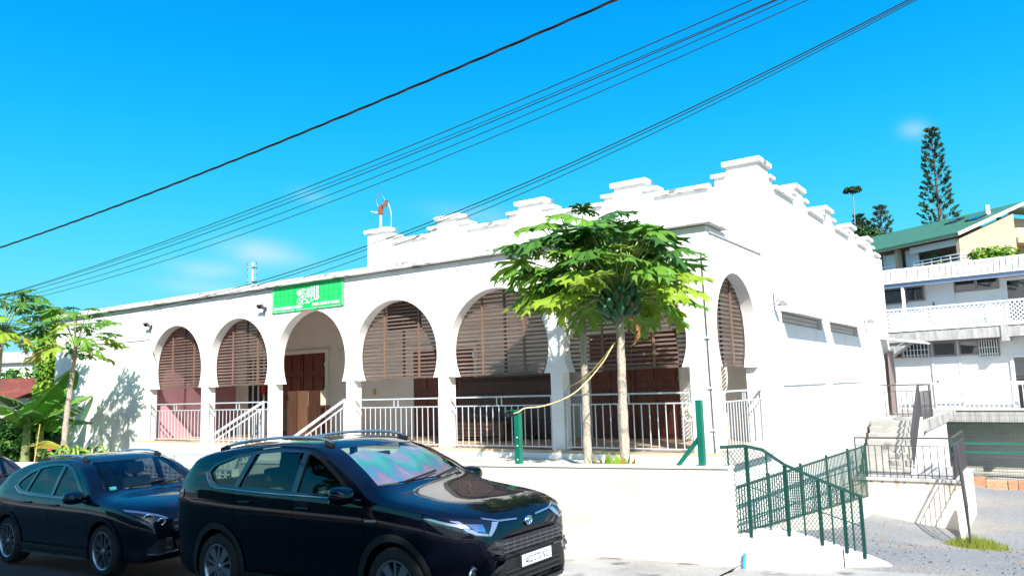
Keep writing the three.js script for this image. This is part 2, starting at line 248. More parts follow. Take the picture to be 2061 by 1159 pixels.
  part('window_bar', merge([0, 1, 2, 3, 4].map((k) => box(-21.3 + k * 0.27, -21.24 + k * 0.27, 1.9, 3.5, -15.96, -15.93)).concat([box(-21.3, -20.2, 2.7, 2.76, -15.962, -15.932)])), M.whiteMetal, bw);
}
// things that stand in the veranda
{
  const c = thing('wooden_crate', 'tall brown wooden box standing in the open entrance arch', 'box', [-16.05, FL, -13.75]);
  c.rotation.y = 0.12; c.scale.set(0.58, 1, 1);
  part('panel', rbox(-0.52, 0.0, 0, 1.27, 0.24, 0.27, 0.006), M.crate, c); part('panel', rbox(0.0, 0.58, 0, 1.27, 0.2, 0.23, 0.006), M.plank, c);
  part('panel', rbox(-0.52, 0.58, 1.24, 1.27, -0.25, 0.2, 0.006), M.crate, c); part('panel', rbox(-0.55, -0.52, 0, 1.27, -0.25, 0.24, 0.006), M.crate, c); part('panel', rbox(0.58, 0.61, 0, 1.27, -0.25, 0.2, 0.006), M.crate, c);
  const k = thing('wooden_cabinet', 'dark brown cabinet behind railing beside the door nearest the corner', 'cabinet', [-10.75, FL, -15.6]);
  part('carcass', rbox(-1.35, 1.35, 0.08, 1.42, -0.3, 0.3, 0.012), M.cabinet, k); part('top', rbox(-1.42, 1.42, 1.42, 1.47, -0.32, 0.36, 0.01), M.cabinet, k);
  for (let i = 0; i < 4; i++) part('drawer_front', rbox(-1.3, 1.3, 0.15 + i * 0.31, 0.43 + i * 0.31, 0.3, 0.325, 0.008), M.cabinet, k);
  for (const x of [-1.25, 1.25]) part('foot', box(x - 0.06, x + 0.06, 0, 0.08, -0.2, 0.2), M.cabinet, k);
  const bn = thing('wooden_bench', 'low light brown bench in front of dark veranda cabinet', 'bench', [-11.2, FL, -14.7]);
  part('seat', rbox(-0.95, 0.95, 0.38, 0.43, -0.2, 0.2, 0.008), M.plank, bn); part('front_board', rbox(-0.93, 0.93, 0.1, 0.38, 0.16, 0.19, 0.006), M.plank, bn);
  for (const x of [-0.85, 0.85]) part('leg', box(x - 0.04, x + 0.04, 0, 0.38, -0.18, 0.16), M.plank, bn);
  const ta = thing('office_table', 'dark table with cardboard box behind second arch railing', 'table', [-17.1, FL, -14.6]);
  part('tabletop', rbox(-0.75, 0.75, 0.82, 0.87, -0.35, 0.35, 0.008), M.cabinet, ta); for (const x of [-0.7, 0.7]) for (const z of [-0.3, 0.3]) part('leg', box(x - 0.03, x + 0.03, 0, 0.82, z - 0.03, z + 0.03), M.cabinet, ta);
  part('front_panel', box(-0.67, 0.67, 0.2, 0.8, 0.3, 0.32), M.cabinet, ta);
  one('cardboard_box', rbox(-16.95, -16.42, FL + 0.87, FL + 1.27, -14.85, -14.35, 0.01), std({ color: lin(0.62, 0.55, 0.45), roughness: 0.9 }), 'pale carton resting on dark table behind second arch', 'box');
  const ex = thing('fire_extinguisher', 'red fire extinguisher hung on the veranda back wall', 'extinguisher', [-18.75 - 1.6, 2.35, -15.85]);
  part('cylinder', new THREE.CapsuleGeometry(0.08, 0.42, 4, 12).translate(0, 0.28, 0), std({ color: lin(0.45, 0.01, 0.01), roughness: 0.35 }), ex); part('valve', cyl(V(0, 0.55, 0), V(0, 0.66, 0), 0.03), M.black, ex); part('hose', tube([[0, 0.64, 0], [0.14, 0.72, 0.03], [0.17, 0.5, 0.04], [0.12, 0.25, 0.05]], 0.013, 16), M.black, ex);
  const st = thing('strip_light', 'long white lamp housing on the back wall above cabinet', 'lamp', [-9.2, 2.62, -15.9]);
  part('housing', rbox(-0.75, 0.75, 0, 0.22, -0.09, 0.02, 0.01), M.inner, st); part('tube_cover', rbox(-0.7, 0.7, 0.03, 0.13, 0.02, 0.06, 0.01), M.whiteMetal, st);
  for (const [x, z, s] of [[-20.9, -13.4, 1], [-19.7, -13.5, 0.8], [-16.9, -13.3, 0.7]]) one('floor_mat', rbox(x - 0.5 * s, x + 0.5 * s, FL + 0.004, FL + 0.03, z - 0.2, z + 0.2, 0.01), std({ map: grime([0.45, 0.33, 0.16], [0.3, 0.12, 0.05], 1.2, 130 + x | 0, 3), roughness: 1 }), x < -20 ? 'woven mat on the veranda floor under the arch beside blank wall' : x < -18 ? 'small woven mat beside pier near the pink end wall' : 'small rolled mat behind the stair railing', 'mat');
}
// railings in the arches
const balG = cyl(V(0, 0.05, 0), V(0, 0.84, 0), 0.011, 0.011, 6), railsG = (L) => [box(-L, L, 1.0, 1.03, -0.022, 0.022), box(-L, L, 0.825, 0.85, -0.011, 0.011), box(-L, L, 0.04, 0.062, -0.011, 0.011)];
function railing(c, L, label, rotY, pos) {
  const r = thing('veranda_railing', label, 'railing', pos, 'galvanised railings in the veranda arches'); r.rotation.y = rotY;
  const [a, b, d] = railsG(L); part('top_rail', a, M.galv, r); part('middle_rail', b, M.galv, r); part('bottom_rail', d, M.galv, r);
  const n = Math.round(L * 2 / 0.155); for (let i = 0; i <= n; i++) { const m = part('baluster', balG, M.galv, r); m.position.x = -L + 0.02 + (2 * L - 0.04) * i / n; }
  for (const x of [-0.05, 0.07]) part('strut', box(x - 0.009, x + 0.009, 0.85, 1.0, -0.009, 0.009), M.galv, r);
  for (const x of [-L + 0.02, L - 0.02]) part('post', box(x - 0.014, x + 0.014, 0, 1.0, -0.014, 0.014), M.galv, r);
}
{
  const L = ['metal railing in arch farthest from the corner, beside blank white wall', 'metal railing in arch crossed by the stair handrail', , 'metal railing in arch showing a yellow wall switch', 'metal railing in arch before the dark cabinet', 'metal railing in front arch at the corner, behind papaya trunks'];
  ARCH.forEach((c, i) => { if (i !== 2) railing(c, 1.26, L[i], 0, [c, FL, ZF - 0.04]); });
  railing(0, 1.05, 'metal railing in the arch of the side wall', Math.PI / 2, [XC + 0.02, FL, -14.22]);
}
{ // entrance steps and hand rails, lower landing fence
  const st = thing('entrance_steps', 'white steps rising to the open arch under green sign', 'steps', [0, 0, 0]);
  for (let k = 0; k < 5; k++) part('step', box(-16.35, -13.45, -0.4, FL - 0.18 * (k + 1), ZF + 0.122 + 0.3 * k, ZF + 0.42 + 0.3 * k), M.plaster, st);
  part('landing', box(-16.8, -13.2, -0.5, 0.225, ZF + 1.63, -9.9), M.terrace, st);
  const hand = (x, label) => {
    const h = thing('stair_handrail', label, 'handrail', [x, 0, 0], 'handrails of the entrance steps');
    const A = V(0, 2.16, -12.78), B = V(0, 1.25, -11.0), C = V(0, 1.18, -10.3);
    part('hand_bar', merge([bar(A, B, 0.05, 0.05), bar(B, C, 0.05, 0.05)]), M.galv, h);
    part('lower_bar', bar(V(0, 1.98, -12.72), V(0, 1.08, -10.98), 0.025, 0.03), M.galv, h);
    for (let k = 0; k < 12; k++) { const t = (k + 0.5) / 12, z = -12.72 + 1.74 * t, y = 1.98 - 0.9 * t; part('baluster', cyl(V(0, y - 0.75, z), V(0, y, z), 0.011, 0.011, 6), M.galv, h); }
    for (const [y, z] of [[2.14, -12.76], [1.25, -11.0], [1.18, -10.32]]) part('post', box(-0.02, 0.02, y - 1.0, y, z - 0.02, z + 0.02), M.galv, h);
  };
  hand(-16.4, 'sloping galvanised handrail crossing in front of second arch'); hand(-13.5, 'sloping galvanised handrail beside the wooden box');
  const f = thing('landing_fence', 'galvanised fence with perforated lattice below the steps', 'fence', [0, 0, -10.28]);
  part('top_rail', box(-18.6, -14.2, 1.04, 1.11, -0.03, 0.03), M.galv, f); for (const x of [-18.5, -16.3, -14.72]) part('post', box(x - 0.035, x + 0.035, -0.2, 1.04, -0.03, 0.03), M.galv, f);
  part('middle_rail', box(-18.6, -14.2, 0.78, 0.8, -0.012, 0.012), M.galv, f); part('bottom_rail', box(-18.6, -14.2, 0.05, 0.08, -0.012, 0.012), M.galv, f);
  for (let x = -18.4; x < -14.3; x += 0.19) part('lattice_bar', box(x - 0.035, x + 0.035, 0.05, 0.8, -0.01, 0.004), M.whiteMetal, f);
  const bl = []; for (let y = 0.1; y < 0.76; y += 0.075) { const g = new THREE.BoxGeometry(4.3, 0.03, 0.012); g.translate(-16.4, y, 0.012); bl.push(g); } const lb = part('lattice_slats', merge(bl), M.whiteMetal, f); lb.userData.kind = 'stuff';
  for (let x = -18.5; x < -14.3; x += 0.16) part('baluster', cyl(V(x, 0.8, 0), V(x, 1.04, 0), 0.008, 0.008, 5), M.galv, f);
}
{ // green sign over the entrance
  const cv = document.createElement('canvas'); cv.width = 1536; cv.height = 448; const g = cv.getContext('2d');
  g.fillStyle = '#0fae52'; g.fillRect(0, 0, 1536, 448);
  g.strokeStyle = 'rgba(190,255,205,0.38)'; g.lineWidth = 2.5;
  for (const cx of [230, 1290]) for (let a = 0; a < 5; a++) for (let b = 0; b < 4; b++) { const x = cx - 200 + a * 100, y = 60 + b * 90; g.save(); g.translate(x, y); for (let q = 0; q < 2; q++) { g.rotate(Math.PI / 4); g.strokeRect(-26, -26, 52, 52); } g.beginPath(); g.arc(0, 0, 14, 0, 7); g.stroke(); g.restore(); }
  g.strokeStyle = '#d8ffe2'; g.lineWidth = 6; g.strokeRect(18, 18, 1500, 412); g.fillStyle = '#ffffff';
  g.font = 'bold 58px sans-serif'; g.textBaseline = 'middle';
  g.save(); g.translate(44, 384); g.scale(0.7, 1.0); g.fillText('CENTRE ISLAMIQUE DE NOUMEA', 0, 0); g.restore();
  g.save(); g.translate(886, 376); g.scale(0.7, 1.0); g.fillText('ISLAMIC CENTER OF NOUMEA', 0, 0); g.restore();
  g.textAlign = 'center'; g.font = 'bold 64px sans-serif'; g.fillStyle = '#f4fff6'; g.fillText('\u0627\u0644\u0645\u0631\u0643\u0632 \u0627\u0644\u0627\u0633\u0644\u0627\u0645\u064A \u0628\u0646\u0648\u0645\u064A\u0627', 768, 62);
  // calligraphy block: tall uprights over sweeping bowls, drawn with a broad pen
  g.strokeStyle = '#f4fff6'; g.lineCap = 'round'; const pen = (w, ...p) => { g.lineWidth = w; g.beginPath(); g.moveTo(p[0], p[1]); for (let i = 2; i < p.length; i += 4) g.quadraticCurveTo(p[i], p[i + 1], p[i + 2], p[i + 3]); g.stroke(); };
  for (const [x, t, b] of [[1020, 110, 270], [992, 108, 285], [946, 112, 290], [912, 116, 262], [872, 112, 288], [828, 130, 230], [800, 126, 236], [640, 140, 216], [614, 140, 216], [588, 142, 214]]) pen(13, x, t, x - 5, (t + b) / 2, x - 2, b);
  pen(14, 1034, 268, 1010, 330, 960, 300, 930, 286, 900, 318); pen(13, 900, 318, 860, 340, 872, 276); pen(14, 990, 284, 965, 312, 946, 290); pen(12, 760, 150, 728, 118, 712, 160, 700, 210, 752, 214, 790, 216, 776, 176); pen(12, 700, 138, 676, 118, 668, 160, 664, 206, 690, 218);
  pen(14, 640, 216, 615, 234, 586, 214, 566, 190, 560, 150); pen(15, 850, 250, 780, 232, 744, 262, 716, 296, 780, 300, 830, 312, 742, 342); pen(15, 720, 240, 650, 236, 618, 276, 606, 312, 660, 306, 700, 300, 690, 268); pen(14, 690, 330, 610, 356, 570, 318, 560, 286, 590, 262); pen(12, 842, 330, 800, 352, 770, 336);
  for (const [x, y] of [[700, 352], [856, 150], [892, 206], [972, 180], [660, 250], [812, 264]]) { g.beginPath(); g.arc(x, y, 8, 0, 7); g.fill(); }
  const t = new THREE.CanvasTexture(cv); t.colorSpace = THREE.SRGBColorSpace; t.anisotropy = 8;
  const s = thing('entrance_sign', 'wide green sign with white lettering above entrance arch', 'sign', [-14.87, 4.72, ZF + 0.002]);
  const face = new THREE.PlaneGeometry(2.56, 0.74); face.translate(0, 0, 0.034); part('printed_face', face, std({ map: t, roughness: 0.6 }), s);
  part('board', rbox(-1.29, 1.29, -0.38, 0.38, 0, 0.03, 0.004), std({ color: lin(0.10, 0.42, 0.2), roughness: 0.5 }), s);
  for (const x of [-1.24, 1.24, -0.4, 0.4]) for (const y of [-0.345, 0.345]) part('screw', cyl(V(x, y, 0.034), V(x, y, 0.042), 0.016, 0.014, 10), M.rail, s);
}
// flood lights on the front wall and iron lanterns on the side wall
function flood(x, y, label) {
  const f = thing('flood_light', label, 'lamp', [x, y, ZF], 'flood lights on the front wall');
  part('bracket', merge([box(-0.05, 0.05, -0.06, 0.06, 0, 0.02), box(-0.015, 0.015, -0.02, 0.02, 0.02, 0.1)]), M.rail, f);
  const h = rbox(-0.11, 0.11, -0.06, 0.06, -0.03, 0.03, 0.01); h.rotateX(0.7); h.translate(0, 0.06, 0.17); part('housing', h, std({ color: lin(0.12, 0.12, 0.11), roughness: 0.5 }), f);
  const l = rbox(-0.095, 0.095, -0.048, 0.048, 0.031, 0.036, 0.002); l.rotateX(0.7); l.translate(0, 0.06, 0.17); part('lens', l, M.glassDark, f);
  part('sensor', new THREE.SphereGeometry(0.035, 10, 8).translate(0.03, -0.07, 0.08), M.rail, f);
}
flood(-21.62, 4.4, 'small grey flood light above arch farthest from the corner'); flood(-16.45, 4.5, 'small grey flood light beside the green sign');
function lantern(z, y, label) {
  const l = thing('wall_lantern', label, 'lamp', [XC, y, z], 'wrought iron lanterns on side wall'); l.scale.setScalar(0.62);
  part('back_plate', rbox(0, 0.02, -0.3, 0.22, -0.03, 0.03, 0.006), M.rail, l); part('finial', new THREE.SphereGeometry(0.03, 8, 6).translate(0.02, 0.25, 0), M.rail, l);
  part('scroll', merge([tube([[0.02, 0.16, 0], [0.12, 0.22, 0], [0.2, 0.12, 0], [0.14, 0.03, 0], [0.06, 0.06, 0]], 0.012, 24, 5), tube([[0.02, -0.1, 0], [0.1, 0.0, 0], [0.2, 0.04, 0], [0.3, -0.04, 0]], 0.012, 24, 5), tube([[0.02, -0.22, 0], [0.1, -0.16, 0], [0.16, -0.08, 0]], 0.012, 16, 5)]), M.rail, l);
  part('shade', new THREE.CylinderGeometry(0.05, 0.2, 0.16, 8, 1, true).translate(0.3, -0.06, 0), std({ color: lin(0.16, 0.17, 0.16), roughness: 0.5, side: THREE.DoubleSide }), l); part('lamp_globe', new THREE.SphereGeometry(0.06, 10, 8).translate(0.3, -0.1, 0), M.whiteMetal, l);
}
lantern(-16.6, 3.95, 'wrought iron lantern on side wall nearest the arch'); lantern(-26.3, 4.1, 'wrought iron lantern at far end of the side wall');
{ // roof aerials
  const a = thing('loop_aerial', 'rusty mast with bent pipe loop on parapet pier', 'aerial', [-15.68, 6.985, -16.26]);
  part('mast', cyl(V(0, 0, 0), V(0, 0.5, 0), 0.04, 0.035, 8), M.plasterCream, a); part('clamp', merge([rbox(-0.06, 0.06, 0.45, 0.68, -0.06, 0.06, 0.01), rbox(0.0, 0.2, 0.66, 0.74, -0.04, 0.04, 0.01), cyl(V(0.18, 0.66, 0), V(0.24, 0.84, 0), 0.05)]), std({ color: lin(0.18, 0.07, 0.04), roughness: 0.9 }), a);
  part('loop', tube([[0.2, 0.78, 0], [0.1, 0.98, 0], [-0.06, 1.1, 0.02], [-0.12, 0.95, 0.04], [-0.08, 0.7, 0.03], [0.06, 0.5, 0.02], [0.24, 0.42, 0], [0.34, 0.5, 0], [0.33, 0.66, 0]], 0.011, 48, 6, true), std({ color: lin(0.2, 0.25, 0.36), roughness: 0.4, metalness: 0.6 }), a);
  part('cable', tube([[0.3, 0.75, 0], [0.4, 0.5, 0], [0.42, 0.2, 0], [0.38, -0.1, 0]], 0.007, 16, 5), M.whiteMetal, a); part('cross_arm', bar(V(-0.34, 0.58, 0.05), V(-0.02, 0.5, 0), 0.02, 0.02), M.whiteMetal, a);
  const t = thing('television_aerial', 'white comb television aerial standing behind the cornice', 'aerial', [-18.0, 4.98, -13.6]);
  part('mast', cyl(V(0, 0, 0), V(0, 1.0, 0), 0.016, 0.016, 8), M.whiteMetal, t); for (let k = 0; k < 9; k++) part('element', cyl(V(-0.19, 0.42 + k * 0.066, 0.02), V(0.19, 0.42 + k * 0.066, 0.02), 0.004, 0.004, 5), M.whiteMetal, t);
  part('bracket', merge([bar(V(0, 0.85, 0), V(0.16, 0.83, 0), 0.04, 0.05), bar(V(0, 0.45, 0), V(0.16, 0.43, 0), 0.04, 0.05)]), M.rail, t); for (const x of [-0.19, 0.19]) for (const y of [0.42, 0.6, 0.78, 0.92]) part('end_clip', box(x - 0.006, x + 0.006, y, y + 0.07, 0.014, 0.026), M.rail, t);
}
// ---------------------------------------------------------------- ground, street, walls, fences
const streetY = (x, z) => 0.03 * (Math.min(x, 14) + 10.5) * (x < -60 ? 0 : 1) - (z < -5.6 ? 0.05 * Math.min(4.05, -5.6 - z) : 0);
function sheet(x0, x1, z0, z1, nx, nz, fy) { const g = new THREE.PlaneGeometry(1, 1, nx, nz), p = g.attributes.position; for (let i = 0; i < p.count; i++) { const x = x0 + (x1 - x0) * (p.getX(i) + 0.5), z = z0 + (z1 - z0) * (0.5 - p.getY(i)); p.setXYZ(i, x, fy(x, z), z); } g.computeVertexNormals(); const q = g; const uv = q.attributes.uv; for (let i = 0; i < p.count; i++) uv.setXY(i, p.getX(i), p.getZ(i)); return q; }
const sm = (a, b, t) => { t = Math.min(1, Math.max(0, (t - a) / (b - a))); return t * t * (3 - 2 * t); };
struct('ground', sheet(-320, 320, -420, 140, 40, 40, (x, z) => -4.5 + (z < -60 ? Math.min(6, (-60 - z) * 0.1) : 0)), M.soil);
struct('street', sheet(-45, 30, -8.35, 3.2, 60, 24, (x, z) => streetY(x, z)), M.asphalt);
struct('pavement', sheet(-45, -3.4, -9.9, -8.2, 40, 2, (x, z) => streetY(x, z) + 0.03 + 0.02), M.concrete);
struct('kerb', (() => { const a = []; for (let x = -45; x < -3.5; x += 1) { const g = rbox(x + 0.004, x + 0.996, -0.12, 0.075, -8.36, -8.2, 0.015, 1); const p = g.attributes.position; for (let i = 0; i < p.count; i++) p.setY(i, p.getY(i) + streetY(p.getX(i), -8.3)); a.push(g); } return merge(a); })(), M.concrete);
struct('far_pavement', sheet(-45, 30, 3.2, 30, 30, 10, (x, z) => streetY(x, z) + 0.1), M.concrete);
// drive that falls from the street into the gravel yard behind
const gravelY = (x, z) => { const s = sm(-10.2, -22, z); return (1 - s) * (0.0 + 0.02 * (x + 3.5)) + s * (-1.2 - 0.16 * (Math.min(x, -2) + 4)) + 0.03 * (vnoise(x * 1.3 + 90, z * 1.3 + 90, 400, 5) - 0.5); };
struct('gravel_yard', sheet(-6.0, 22, -34.5, -9.95, 90, 90, gravelY), M.gravel);
struct('drive_apron', sheet(-3.4, 22, -10.3, -8.2, 40, 6, (x, z) => Math.max(gravelY(x, -10.2), -0.5) * sm(-9.2, -10.3, z) + (1 - sm(-9.2, -10.3, z)) * (streetY(x, z) + 0.02) + 0.012), M.concrete);
struct('terrace_ground', muv(prism([[-13.3, 9.86], [-3.55, 9.86], [-4.5, 12.68], [-13.3, 12.68]].reverse(), 1.58).applyMatrix4(new THREE.Matrix4().makeBasis(V(1, 0, 0), V(0, 0, -1), V(0, 1, 0))).translate(0, -0.6, 0)), M.terrace);
struct('garden_ground', sheet(-40, -16.85, ZF + 0.16, -9.86, 20, 4, () => 0.42), M.soil);
struct('rear_garden_ground', sheet(-60, -27.3, -40, ZF + 0.16, 6, 6, () => 0.4), M.soil);
{ // street-side retaining walls
  const wall = (x0, x1, y0, y1, label) => { const t = thing('retaining_wall', label, 'wall', [0, 0, 0]); const g = prism([[x0, -1.2], [x1, -1.2], [x1, y1], [x0, y0]], 0.2); g.translate(0, 0, -9.85); part('wall_face', muv(g), M.plasterCream, t); return t; };
  const w = wall(-13.1, -3.42, 1.03, 1.235, 'cream plastered retaining wall behind the black car');
  const c = prism([[-13.1, 1.032], [-3.42, 1.237], [-3.42, 1.262], [-13.1, 1.057]], 0.24); c.translate(0, 0, -9.87); part('wall_cap', muv(c), M.plaster, w);
  wall(-45, -17.0, 0.12, 0.93, 'low cream wall in front of the banana plants');
}
{ // low curved white wall with the green chain-link railing
  const A = V(-3.5, 0, -9.76), B = V(-1.78, 0, -10.7), L = B.clone().sub(A).length(), dir = B.clone().sub(A).normalize(), at = (s) => A.clone().addScaledVector(dir, s), sx = (x) => (x + 3.5) / dir.x;
  const prof = [[-3.5, 0.36], [-3.4, 0.4], [-3.18, 0.47], [-3.0, 0.475], [-2.81, 0.44], [-2.51, 0.33], [-2.11, 0.18], [-1.85, 0.06], [-1.78, -0.02]];
  const w = thing('low_wall', 'low curved white wall stepping down to the gravel drive', 'wall', [0, 0, 0]);
  const yAt = (x) => { for (let i = 1; i < prof.length; i++) if (x <= prof[i][0]) { const [a, b] = [prof[i - 1], prof[i]]; return a[1] + (b[1] - a[1]) * (x - a[0]) / (b[0] - a[0]); } return 0; };
  const toW = (g) => { g.applyMatrix4(new THREE.Matrix4().makeBasis(dir, V(0, 1, 0), dir.clone().cross(V(0, 1, 0)))); g.translate(A.x, 0, A.z); return muv(g); };
  part('wall_face', toW(prism([[0, -0.6], ...[[L, -0.6]], ...prof.slice().reverse().map(([x, y]) => [sx(x), y])], 0.16).translate(0, 0, -0.16)), M.plaster, w);
  part('meter_box', toW(rbox(0.02, 0.16, 0.1, 0.33, 0.0, 0.02, 0.006)), M.concreteDark, w);
  part('drain_slit', toW(box(sx(-2.32) - 0.008, sx(-2.32) + 0.008, 0.0, 0.24, 0.001, 0.006)), M.rail, w);
  const r = thing('green_chain_link_railing', 'sloping green chain link railing on the low white wall', 'railing', [0, 0, 0]);
  const top = [[-3.55, 1.49], [-3.28, 1.5], [-3.1, 1.45], [-2.87, 1.26], [-2.52, 1.07], [-2.09, 0.86]], P = (x, y) => at(sx(x)).setY(y);
  const topY = (x) => { for (let i = 1; i < top.length; i++) if (x <= top[i][0]) { const [a, b] = [top[i - 1], top[i]]; return a[1] + (b[1] - a[1]) * (x - a[0]) / (b[0] - a[0]); } return 0.86; };
  for (let i = 1; i < top.length; i++) part('top_rail', bar(P(...top[i - 1]), P(...top[i]), 0.045, 0.04), M.greenRail, r);
  for (const x of [-3.27, -2.87, -2.53, -2.28, -2.1]) part('post', bar(P(x, yAt(x) - 0.05), P(x, topY(x)), 0.04, 0.04), M.greenRail, r);
  for (const x of [-3.47, -3.06, -2.7, -2.41, -2.2]) part('thin_post', cyl(P(x, yAt(x)), P(x, topY(x)), 0.011, 0.011, 6), M.greenDark, r);
  part('tension_wire', merge([cyl(P(-3.5, 1.2), P(-3.1, 1.28), 0.008, 0.008, 5), cyl(P(-3.3, 1.02), P(-2.1, 0.5), 0.008, 0.008, 5), cyl(P(-3.45, 0.52), P(-3.1, 0.6), 0.008, 0.008, 5)]), M.greenDark, r);
  const ws = []; // woven wires, two leaning families, cut at rail and wall
  for (const lean of [1, -1]) for (let s = -1.2; s < L + 1.2; s += 0.048) {
    let seg = null; for (let k = 0; k <= 60; k++) { const y = 0.05 + k * 0.025, q = s + lean * y * 0.75, x = -3.5 + q * dir.x; const ok = x > -3.54 && x < -2.1 && y > yAt(x) + 0.01 && y < topY(x) - 0.02; if (ok) { if (!seg) seg = [[x, y], [x, y]]; seg[1] = [x, y]; } else if (seg) break; }
    if (seg && seg[1][1] - seg[0][1] > 0.03) ws.push(cyl(P(...seg[0]), P(...seg[1]), 0.0034, 0.0034, 3));
  }
  part('wire_mesh', merge(ws), M.greenDark, r).userData.kind = 'stuff';
  one('blue_plastic_strip', tube([[-3.36, -0.02, -9.78], [-3.345, 0.1, -9.765], [-3.325, 0.21, -9.76]], 0.022, 10, 6), std({ color: lin(0.03, 0.35, 0.75), roughness: 0.5 }), 'bright blue plastic strip leaning where the walls meet', 'plastic strip');
}
{ // green wire fence standing on a low wall along the side of the hall
  const x = -4.2, zA = -11.85, zB = -22.5, topA = 0.66, topB = 0.54, botA = -0.03, botB = -0.76, y = (a, b, z) => a + (b - a) * (z - zA) / (zB - zA);
  const w = thing('side_path_wall', 'low white wall carrying green fence beside the hall', 'wall', [0, 0, 0]);
  const pts = [[11.2, -2], [22.6, -2.2], [22.6, botB - 0.01], [11.2, botA + 0.03]]; const g = prism(pts, 0.15); part('wall_face', toSide(g, x - 0.15), M.plasterCream, w);
  const f = thing('green_wire_fence', 'green wire panel fence along the white side wall', 'fence', [0, 0, 0]), X = x - 0.07;
  part('top_rail', bar(V(X, topA, zA), V(X, topB, zB), 0.04, 0.04), M.greenRail, f); part('bottom_rail', bar(V(X, botA + 0.03, zA), V(X, botB + 0.03, zB), 0.03, 0.03), M.greenRail, f);
  for (let k = 0; k <= 5; k++) { const z = zA + (zB - zA) * k / 5; part('post', bar(V(X, y(botA, botB, z), z), V(X, y(topA, topB, z) + 0.07, z), 0.05, 0.05), M.greenRail, f); }
  for (const t of [0.3, 0.62]) part('middle_rail', bar(V(X, botA + (topA - botA) * t, zA), V(X, botB + (topB - botB) * t, zB), 0.012, 0.02), M.green, f);
  for (let k = 1; k < 78; k++) { const z = zA + (zB - zA) * k / 78; part('wire', bar(V(X + 0.012, y(botA, botB, z), z), V(X + 0.012, y(topA, topB, z), z), 0.018, 0.012), M.greenRail, f); }
}
{ // two green posts with clothes line fittings on the wall, rope
  const a = thing('green_line_post', 'green steel post with pulleys on its cross arm', 'post', [-6.63, 1.16, -9.75]);
  part('post', rbox(-0.045, 0.045, 0, 0.82, -0.045, 0.045, 0.006), M.green, a); part('cross_arm', bar(V(-0.24, 0.81, 0), V(0.04, 0.82, 0), 0.05, 0.012), M.green, a); part('base_plate', rbox(-0.14, 0.14, 0.005, 0.02, -0.09, 0.09, 0.004), M.concreteDark, a);
  part('gusset', prism([[-0.13, 0.81], [-0.045, 0.81], [-0.045, 0.7]], 0.008), M.green, a);
  for (const x of [-0.2, -0.09]) part('pulley', cyl(V(x, 0.75, -0.02), V(x, 0.75, 0.02), 0.035, 0.035, 14), M.black, a); for (const y of [0.1, 0.3, 0.42]) part('bolt', new THREE.SphereGeometry(0.011, 8, 6).translate(0.005, y, 0.046), M.whiteMetal, a);
  const b = thing('green_braced_post', 'green steel post with diagonal brace near wall corner', 'post', [-3.8, 1.225, -9.75]);
  part('post', rbox(-0.04, 0.04, 0, 0.86, -0.04, 0.04, 0.006), M.green, b); part('brace', bar(V(-0.33, 0.02, 0), V(-0.02, 0.38, 0), 0.05, 0.05), M.green, b); part('base_plate', rbox(-0.12, 0.12, 0.004, 0.018, -0.09, 0.09, 0.004), M.concreteDark, b); part('brace_plate', rbox(-0.42, -0.25, 0.004, 0.018, -0.07, 0.07, 0.004), M.concreteDark, b);
  one('cloth_knot', merge([new THREE.IcosahedronGeometry(0.06, 2).scale(0.8, 1.5, 0.8).translate(-3.9, 1.95, -9.72), tube([[-3.92, 2.0, -9.7], [-4.0, 1.95, -9.7], [-3.96, 1.82, -9.7], [-3.86, 1.83, -9.7]], 0.016, 16, 5)]), std({ color: lin(0.72, 0.66, 0.52), roughness: 1 }), 'pale cloth and cord knotted to the braced green post', 'cloth');
  one('yellow_rope', tube([[-6.66, 1.93, -9.69], [-6.58, 1.95, -9.69], [-6.55, 2.0, -9.8], [-6.3, 2.03, -9.95], [-5.95, 2.2, -10.25], [-5.65, 2.62, -10.6], [-5.52, 2.95, -10.82]], 0.0105, 64, 6), std({ color: lin(0.60, 0.47, 0.22), roughness: 0.9 }), 'yellow rope slung from green post up to papaya trunk', 'rope');
  one('thin_cord', tube([[-6.62, 2.28, -11.2], [-6.2, 2.45, -11.1], [-5.5, 2.96, -10.83]], 0.009, 24, 5), std({ color: lin(0.5, 0.38, 0.12), roughness: 0.9 }), 'thin cord tied between the two papaya trunks', 'cord');
}
